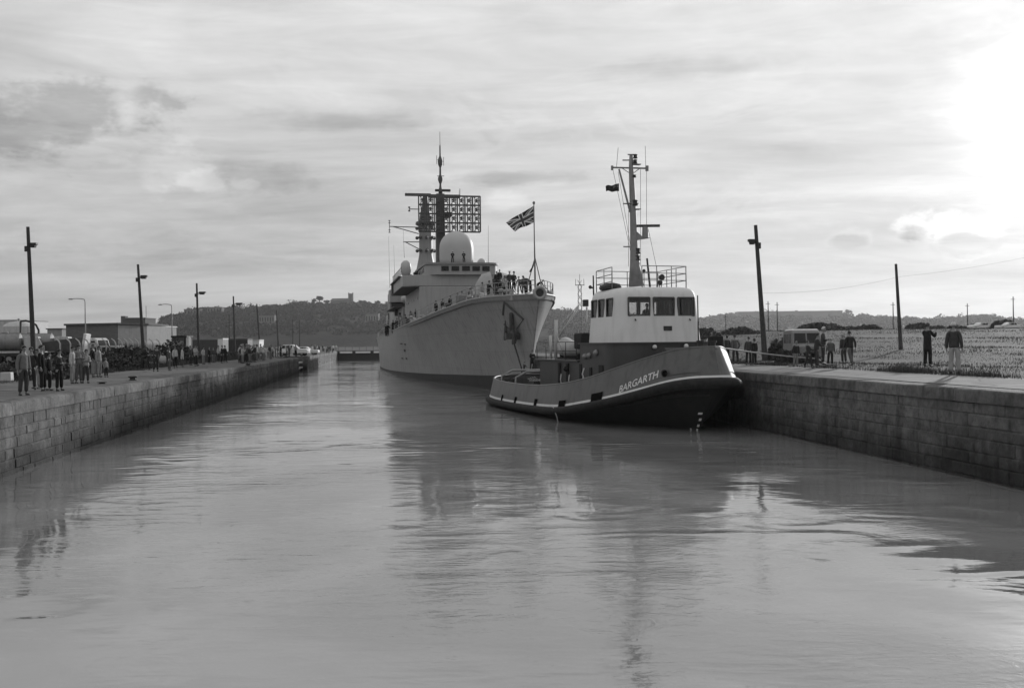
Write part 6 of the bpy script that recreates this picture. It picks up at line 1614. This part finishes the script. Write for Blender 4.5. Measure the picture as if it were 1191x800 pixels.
mb = MB(); mb.tube(((148-137.5)/F*205, 10, zt_), ((148-137.5)/F*205, 10, zt_+2.6), .05); mb.build('aerial', M_iron, o)
windows(o, []) 
o, w, h = shed('office_building', 154.8, 187, 380.3, 215, 10, M_brickl, 'two storey building with a band of white framed windows left of the hill', 'building', roof=M_whited, over=.15)
q = w/8
windows(o, [(-w/2+q*.4, -w/2+q*2.9, h*.56, h*.86, 4), (-w/2+q*4.2, -w/2+q*7.3, h*.56, h*.86, 4), (-w/2+q*.6, -w/2+q*2.9, h*.12, h*.4, 4), (-w/2+q*4.2, -w/2+q*7.3, h*.12, h*.4, 4)])
mb = MB(); mb.b2(-w/2+q*3.1, -w/2+q*4.0, -.2, -.001, 0, h); mb.build('pier', M_brick, o)
# storage tank and long shed at the far left
p = P(22, HY, 240); o = empty('storage_tank', Vector((p.x, 240, 2)), 0, 'pale domed storage tank at the far left', 'tank')
rr2 = 17/F*240; hh = P(22, 380, 240).z-2; mb = MB(); mb.lathe((0, 0, 0), [(rr2, 0), (rr2, hh), (rr2*.85, hh+.6), (rr2*.5, hh+1.15), (.01, hh+1.45)], 28); mb.build('shell', M_whited, o, auto=40)
mb = MB(); mb.tube((0, 0, hh+1.3), (0, 0, hh+2.0), .25); mb.build('vent', M_steel, o)
shed('long_shed', -12, 20, 373, 300, 20, M_whited, 'low pale shed at the left picture edge', 'shed', roof=M_brickl, over=.1)
o, w, h = shed('long_shed', 55, 72, 383, 230, 12, M_brickl, 'small pale shed left of the brick building', 'shed', roof=M_dk)
p = P(33, 374, 120); mb = MB(); mb.path([P(24, 373.5, 120), P(30, 373, 120), P(36, 374.5, 120), P(42, 378, 120), P(45, 384, 120)], .13, 7); mb.tube(P(45, 384, 120), P(45, 412, 120)-Vector((0, 0, 0)), .13); mb.tube(P(24, 373.5, 120), P(24, 411, 120), .13)
o = mb.build('loading_pipe', M_iron, smooth=True); tag(o, 'dark curved loading pipe above the tank lorry', 'pipe')

# ================================================================ HILLS
def ridge_fn(pts): return lambda px: stab(px, pts)
RL = [(168, 400), (180, 392), (186, 378), (191, 370.5), (203, 366), (214, 363.5), (226, 361.5), (239, 360), (262, 359.5), (284, 359), (307, 358), (339, 355), (355, 354), (375, 354), (400, 354), (420, 354), (440, 354.5), (470, 356), (520, 357), (600, 360), (645, 362), (690, 364), (740, 368), (780, 371), (800, 374)]
RR = [(560, 384), (680, 372), (760, 371.5), (813, 371), (843, 367.5), (860, 366.5), (900, 366), (980, 367), (994, 367.5), (1056, 371), (1095, 372), (1145, 368.5), (1181, 373), (1260, 375), (1400, 380)]
def hill(name, fn, px0, px1, Yf, Yr, Yb, mtl, nx=240, ny=40, rough=3):
    V_ = []
    for i in range(nx):
        px = lerp(px0, px1, i/(nx-1)); pt_ = P(px, fn(px), Yr); H = pt_.z; uu = pt_.x/Yr
        for j in range(ny):
            v = j/(ny-1); Y = lerp(Yf, Yr, v/.75) if v < .75 else lerp(Yr, Yb, (v-.75)/.25)
            k = (v/.75) if v < .75 else 1-(v-.75)/.25*.4
            s = k**.62 if v < .75 else k
            X = uu*Y; n = mnoise.fractal(Vector((X*.012, Y*.012, 3)), 1, 2, 4)*rough*k*(1-.6*(abs(v-.75) < .05))
            V_.append((X, Y, 1.6+(H-1.6)*s+n))
    return grid_np(name, np.array(V_), nx, ny, mtl, True, 'structure')
M_hill = ground_mat('hillside_scrub', .045, .4, .02, 1.0, .2)
hill('hill', ridge_fn(RL), 168, 800, 1150, 1500, 1800, M_hill)
hill('hill', ridge_fn(RR), 560, 1400, 1400, 1900, 2200, M_hill, rough=2)

def leaf_mat(name, g):
    m = mat(name, g, .75, .3, .8, spec=.15); return m
M_leafd = leaf_mat('bramble_leaves', .05); M_leafw = leaf_mat('distant_tree_leaves', .03); M_leafb = leaf_mat('bush_leaves', .06); M_bark = mat('bark', .05, .9, .3, 5)
def leaf_quads(C, N_, size, r_):             # C: (k,3) centres -> V,F of small bent leaf faces
    k = len(C); d = r_.normal(size=(k, 3)); d /= np.linalg.norm(d, axis=1)[:, None]; e = np.cross(d, r_.normal(size=(k, 3))); e /= np.linalg.norm(e, axis=1)[:, None]
    s = size*r_.uniform(.6, 1.4, (k, 1)); w = s*r_.uniform(.45, .8, (k, 1))
    Vv = np.stack([C-d*s, C+e*w, C+d*s, C-e*w], 1).reshape(-1, 3); Ff = np.arange(4*k).reshape(k, 4); return Vv, Ff
def clump_points(k, rx, ry, rz, seed, lobes=7, hollow=.35):
    r_ = np.random.default_rng(seed); L_ = r_.uniform(-1, 1, (lobes, 3))*np.array([.62, .6, .45]); L_[:, 2] = np.abs(L_[:, 2]); rad = r_.uniform(.28, .52, lobes)
    out = []
    idx = r_.integers(0, lobes, k); u = r_.normal(size=(k, 3)); u /= np.linalg.norm(u, axis=1)[:, None]; q = r_.uniform(hollow, 1, (k, 1))**.5
    Pp = L_[idx]+u*q*rad[idx][:, None]; Pp[:, 2] = np.where(Pp[:, 2] < 0, -Pp[:, 2]*.5, Pp[:, 2])
    return Pp*np.array([rx, ry, rz]), r_
def mound(C, rx, ry):
    C[:, 2] *= np.clip(1.1-.85*((C[:, 0]/rx)**2+(C[:, 1]/ry)**2), .12, 1); return C
def bush(loc, rx, ry, rz, n, leaf, lab, seed, m=M_leafd, name='bush', cat='bush', group=None, lobes=8, stems=True):
    o = empty(name, loc, 0, lab, cat, group); C, r_ = clump_points(n, rx*1.15, ry*1.15, rz*1.15, seed, lobes); C = mound(C, rx, ry); V_, F_ = leaf_quads(C, n, leaf, r_)
    raw_np('foliage', V_, F_, m, False, None, o)
    if stems:
        mb = MB(); q = random.Random(seed)
        for i in range(9):
            a = q.uniform(0, 2*PI); mb.path([(0, 0, -.1), (math.cos(a)*rx*.3, math.sin(a)*ry*.3, rz*.4), (math.cos(a)*rx*.62, math.sin(a)*ry*.6, rz*q.uniform(.5, .85))], [.04*rz, .025*rz, .008*rz], 5)
        mb.build('stem', M_bark, o)
    return o
def tree(loc, h, w, lab, seed, n=700, m=M_leafw, group=None):
    o = empty('tree', loc, 0, lab, 'tree', group); mb = MB(); q = random.Random(seed)
    mb.path([(0, 0, -.5), (0, 0, h*.25), (w*.03, 0, h*.6)], [w*.06, w*.045, w*.02], 7)
    for i in range(5): a = q.uniform(0, 2*PI); mb.path([(0, 0, h*.25), (math.cos(a)*w*.2, math.sin(a)*w*.2, h*.5), (math.cos(a)*w*.33, math.sin(a)*w*.33, h*.7)], [w*.03, w*.02, w*.008], 5)
    mb.build('trunk', M_bark, o)
    C, r_ = clump_points(n, w*.5, w*.5, h*.42, seed, 8, .2); C[:, 2] += h*.36; V_, F_ = leaf_quads(C, n, w*.05, r_); raw_np('crown', V_, F_, m, False, None, o)
# far woods: one mass of crowns on each hillside
def wood(name, fn, px0, px1, Yf, Yr, n, sz, seed, lab_m, leaf=1.1, per=46, dens=None):
    r_ = np.random.default_rng(seed); C = []
    for i in range(n):
        px = r_.uniform(px0, px1); v = r_.uniform(.05, 1.02)**.8; Y = lerp(Yf, Yr, v); pt_ = P(px, fn(px), Yr); H = pt_.z
        if dens and not dens(px, v, r_): continue
        X = pt_.x/Yr*Y; z = 1.6+(H-1.6)*(min(v, 1)**.62); s = sz*r_.uniform(.55, 1.3)*(1 if v < .93 else r_.uniform(.3, 1.05))
        if v > .95 and r_.random() < .3: s *= 1.7
        u = r_.normal(size=(per, 3)); u /= np.linalg.norm(u, axis=1)[:, None]; q = u*r_.uniform(.55, 1, (per, 1))*np.array([s, s, s*.85]); q[:, 2] = np.abs(q[:, 2])*1.0
        C.append(q+np.array([X, Y, z]))
    C = np.concatenate(C); V_, F_ = leaf_quads(C, len(C), leaf, r_); o = raw_np(name, V_, F_, lab_m, False, 'stuff'); return o
fL = ridge_fn(RL); fR = ridge_fn(RR)
def densL(px, v, r_):
    if 199 < px < 262 and v > .86: return r_.random() < .35
    if .28 < v < .42: return r_.random() < .45
    return True
o = wood('woodland', fL, 186, 760, 1150, 1500, 2600, 6.5, 5, M_leafw, 1.5, 46, densL); tag(o, 'dark scrub and trees covering the steep headland', 'woodland')
o = wood('woodland', fR, 700, 1330, 1400, 1900, 1500, 7.5, 6, M_leafw, 2.0, 40); tag(o, 'pale hazy trees along the low ridge on the right', 'woodland')
for i, (px, py, w, h, lab) in enumerate(((354.5, 351, 7, 7.5, 'rounded tree first from the left on the headland skyline'), (364, 348, 6, 8, 'narrow tree left of the tallest tree on the headland'), (371.5, 345.5, 10, 11, 'tallest tree on the headland, left of the church'), (380, 350, 7, 6, 'low tree just left of the church'),
     (421.5, 350, 9.5, 8, 'broad tree right of the church tower'), (430, 352.5, 6, 5, 'small tree between two broad ones right of the church'), (438.5, 350.5, 9, 7, 'last headland tree before the warship'), (399, 351, 10, 6, 'low trees below the church nave'), (309.5, 355, 10, 5, 'low spreading tree at the middle of the headland'), (344, 352.5, 8, 5, 'small skyline tree left of the rounded tree'), (239, 358, 7, 5, 'small tree right of the flat topped house'), (187.5, 372, 6, 9, 'tree at the cliff end of the headland'))):
    Y = 1495; b = P(px, py, Y); s = Y/F; tree((b.x, Y, b.z-h*s*.75), h*s*1.25, w*s*1.1, lab, 40+i, 1100, group='trees on the headland skyline')
for i, (px, py, w, h, lab) in enumerate(((987, 360.5, 9, 9, 'square topped tree at the end of the long ridge building'), (1144, 366, 12, 7, 'round tree clump on the right hand ridge'), (1131, 368, 8, 5, 'small tree left of the round ridge clump'), (1104, 368.5, 9, 6, 'low ridge tree above the white haired man'), (1059, 369, 8, 5, 'small ridge tree above the man with the camera'))):
    Y = 1890; b = P(px, py, Y); s = Y/F; tree((b.x, Y, b.z-h*s*.8), h*s*1.3, w*s*1.15, lab, 70+i, 1000, group='trees on the right hand ridge')
# church on the headland
Y = 1490; s = Y/F
def hx(px): return P(px, 350, Y).x
def hz(py): return P(398, py, Y).z
o = empty('church', (hx(398), Y, hz(356)), 0, 'church with square tower on the headland skyline', 'church'); M_ch = mat('church_stone', .12, .9, .15, .1)
def lx(px): return hx(px)-hx(398)
def lz(py): return hz(py)-hz(356)
mb = MB(); mb.b2(lx(385.5), lx(405.5), -8, 8, -6, lz(350)); mb.build('nave_wall', M_ch, o)
mb = MB(); mb.add([(lx(385), -8.5, lz(350)), (lx(405.5), -8.5, lz(350)), (lx(405.5), 0, lz(347)), (lx(386.5), 0, lz(347)), (lx(385), 8.5, lz(350)), (lx(405.5), 8.5, lz(350))], [(0, 1, 2, 3), (3, 2, 5, 4), (0, 3, 4), (1, 5, 2)]); mb.build('nave_roof', M_dk, o)
mb = MB(); mb.b2(lx(405.5), lx(410.8), -3.5, 3.5, -6, lz(341.6)); mb.build('tower', M_ch, o); mb = MB()
for k in (0, 1):
    for y in (-3.4, 2.7): mb.b2(lx(405.5)+k*(lx(410.8)-lx(405.5)-.9), lx(405.5)+k*(lx(410.8)-lx(405.5)-.9)+.9, y, y+.8, lz(341.6), lz(340.6))
mb.build('parapet', M_ch, o)
for k in range(5): mb = MB(); x = lerp(lx(387), lx(404), (k+.5)/5); mb.b2(x-.6, x+.6, -8.15, -8.0, -3, 1.5); mb.build('window', M_glassd, o)
def house(px0, px1, py0, py1, Y, m, lab, name='house', win=0, dy=12, flat=True):
    x0, x1 = P(px0, py0, Y).x, P(px1, py0, Y).x; pm_ = (px0+px1)/2; z1, z0 = P(pm_, py0, Y).z, P(pm_, py1, Y).z
    o = empty(name, ((x0+x1)/2, Y, z0), 0, lab, 'building'); w = (x1-x0)/2; h = z1-z0
    mb = MB(); mb.b2(-w, w, 0, dy, -8, h); mb.build('wall', m, o); mb = MB()
    mb.b2(-w-.4, w+.4, -.4, dy+.4, h, h+.7); mb.build('roof', M_dk, o)
    for k in range(win): mb = MB(); x = lerp(-w, w, (k+.5)/win); mb.b2(x-w/win*.35, x+w/win*.35, -.12, -.003, h*.25, h*.75); mb.build('window', M_glassd, o)
M_hs = mat('far_house_render', .13, .9, .1, .05); M_far = mat('far_wall', .13, .9, .12, .02)
house(214, 232, 360, 366, 1400, M_hs, 'flat topped pale house at the left top of the headland', win=5)
house(241, 258, 357.6, 363.5, 1400, M_hs, 'long low house second from left on the headland', win=5)
house(301, 319, 367, 376, 1250, M_hs, 'pale terrace halfway up the headland slope', win=6)
house(425, 440, 365, 376, 1250, M_hs, 'pale terrace on the slope right below the church', win=5)
house(375, 380, 357.5, 361, 1420, M_white, 'tiny white cottage below the tallest headland tree', win=1)
house(859, 980, 362.3, 372, 1750, M_far, 'very long flat roofed building on the right hand ridge', name='long_building', win=0, dy=30)

# ================================================================ BRAMBLES AND FIELD BUSHES
BG = 'bramble bushes behind the left quay'
for i, (px, Y, rx, rz, n, lab) in enumerate(((12, 50, 3.2, 1.5, 2600, 'dark bramble at the left edge behind the grey jacket man'), (40, 62, 3.5, 1.4, 2600, 'low bramble behind the broad black coat'), (80, 66, 3.8, 1.7, 3200, 'bramble behind the pale jacketed spectators'), (113, 72, 3.6, 1.75, 3200, 'dense bramble behind the pair with the small child'),
    (133, 80, 3.6, 2.0, 3600, 'bramble between the small child and the tall one by the pole'), (147.5, 84, 3.2, 3.0, 4600, 'tallest dark bramble left of the second lamp pole'), (163, 92, 3.4, 2.2, 3200, 'bramble at the foot of the second lamp pole'), (191, 100, 3.6, 3.0, 4200, 'tall bramble behind the capped man'), (205, 108, 3.4, 2.2, 2600, 'bramble in front of the black framed container'),
    (236, 128, 4.5, 1.5, 1800, 'low scrub before the long dark container'), (262, 140, 4.5, 1.4, 1500, 'low scrub behind the dark pair'))):
    p = P(px, HY, Y); bush((p.x, Y, 2.05), rx, rx*.8, rz*.85, n, .10+Y*.0006, lab, 100+i, M_leafd, 'bramble', 'bush', BG)
FB_ = 'bushes in the right hand field'
for i, (px, Y, wpx, pyt, n, lab, m) in enumerate(((950, 150, 46, 376, 4500, 'left hump of the large dark bush behind the white van', M_leafb), (975, 155, 42, 376.5, 4200, 'right hump of the large dark bush behind the walker', M_leafb), (1064, 170, 30, 374.5, 3200, 'dark bush between the bare pole and the camera man', M_leafb), (1088, 180, 18, 379, 1600, 'small low bush right of the camera man', M_leafb),
    (1166, 190, 28, 372, 3000, 'round bush at the far right of the field', M_leafb), (1112, 200, 20, 377.5, 1500, 'flat bush under the slim pole at right', M_leafb), (905, 66, 26, 392, 3200, 'low dark scrub left of the white van', M_leafb), (943, 55, 20, 406, 1600, 'knee high scrub behind the rope party', M_leafb), (918, 56, 24, 407, 1600, 'knee high scrub under the front of the white van', M_leafb), (822, 120, 26, 381.5, 2600, 'dark scrub behind the man in white shirt', M_leafb), (858, 130, 42, 381, 3600, 'long dark hummock of scrub behind the pair at the bow', M_leafb), (1010, 160, 26, 383, 2000, 'low scrub right of the walking person', M_leafb))):
    Y = min(Y, 190) if Y > 140 else Y; p = P(px, pyt, Y); g_ = gzr(p.dot(V), p.dot(U)); h = max(.8, p.z-g_); bush((p.x, Y, g_-.1), wpx/F*Y*.62, wpx/F*Y*.45, h*1.15, n, .05+Y*.0016, lab, 200+i, m, 'bush', 'bush', FB_)

# ================================================================ GRASS
def grass(name, n, area, hgt, seed, mtl, lab, wid=.006, dens=None):
    r_ = np.random.default_rng(seed); a = r_.uniform(0, 1, n); lat_, al, z = area(r_, n)
    X = V.x*lat_+U.x*al; Y = V.y*lat_+U.y*al
    nz = np.array([mnoise.noise(Vector((x*.25, y*.25, 1))) for x, y in zip(X, Y)])
    h = hgt*(0.55+.9*np.clip(nz+.35, 0, 1.2))*r_.uniform(.5, 1.5, n)
    keep = r_.uniform(0, 1, n) < np.clip(.55+nz*1.1, .12, 1); X, Y, h, z = X[keep], Y[keep], h[keep], z[keep]; k = len(X)
    th = r_.uniform(0, 2*PI, k); lean = r_.uniform(.05, .5, k)*h; dist_ = np.sqrt(X*X+Y*Y); w = np.maximum(wid, dist_*.00026)
    B = np.stack([X, Y, z], 1); dx = np.stack([np.cos(th), np.sin(th), 0*th], 1); ld = np.stack([np.cos(th+1.3)*lean, np.sin(th+1.3)*lean, h], 1)
    V_ = np.stack([B-dx*w[:, None], B+dx*w[:, None], B+ld*.6*np.array([1, 1, 1.1])+dx*w[:, None]*.5, B+ld], 1).reshape(-1, 3); F_ = np.arange(4*k).reshape(k, 4)
    o = raw_np(name, V_, F_, mtl, False, 'stuff'); tag(o, lab, 'grass'); return o
M_gr = mat('dry_grass', .07, .9, .3, .12, spec=.03); M_gr2 = mat('dark_grass', .06, .85, .4, .4, spec=.15)
def areaR(r_, n):
    al = 20+ (r_.uniform(0, 1, n)**1.6)*190; lat_ = 19.7+ (r_.uniform(0, 1, n)**.8)*(8+al*.75); return lat_, al, np.array([gzr(a, b) for a, b in zip(lat_, al)])
grass('field_grass', 170000, areaR, .11, 3, M_gr, 'rough dry grass covering the field on the right bank')
def areaR2(r_, n):
    al = 18+ r_.uniform(0, 1, n)*80; lat_ = 19.5+ np.abs(r_.normal(0, .5, n)); return lat_, al, np.array([gzr(a, b) for a, b in zip(lat_, al)])
grass('verge_grass', 26000, areaR2, .20, 8, M_gr2, 'dark tufts along the edge of the right hand apron')
def areaL(r_, n):
    al = 22+ (r_.uniform(0, 1, n)**1.3)*120; lat_ = -17.0- (r_.uniform(0, 1, n)**1.2)*(5+al*.12); return lat_, al, np.full(n, 2.13)
grass('verge_grass', 80000, areaL, .28, 4, M_gr2, 'dark rough grass behind the left quay')

# ================================================================ HAZE
mb = MB(); mb.b2(-3300, 3300, -60, 3300, -2.5, 130); hz_ = mb.build('haze', M_white, kind='stuff')
hm = bpy.data.materials.new('haze_air'); hm.use_nodes = True; N = hm.node_tree.nodes; N.remove(N['Principled BSDF'])
pv = N.new('ShaderNodeVolumePrincipled'); pv.inputs['Color'].default_value = (.95, .95, .95, 1); pv.inputs['Density'].default_value = HAZE if 'HAZE' in globals() else .00008; pv.inputs['Anisotropy'].default_value = .6
hm.node_tree.links.new(pv.outputs[0], N['Material Output'].inputs['Volume']); hz_.data.materials.clear(); hz_.data.materials.append(hm)
hm.cycles.homogeneous_volume = True
tag(hz_, 'thin pale haze over the dock and hills', 'haze')
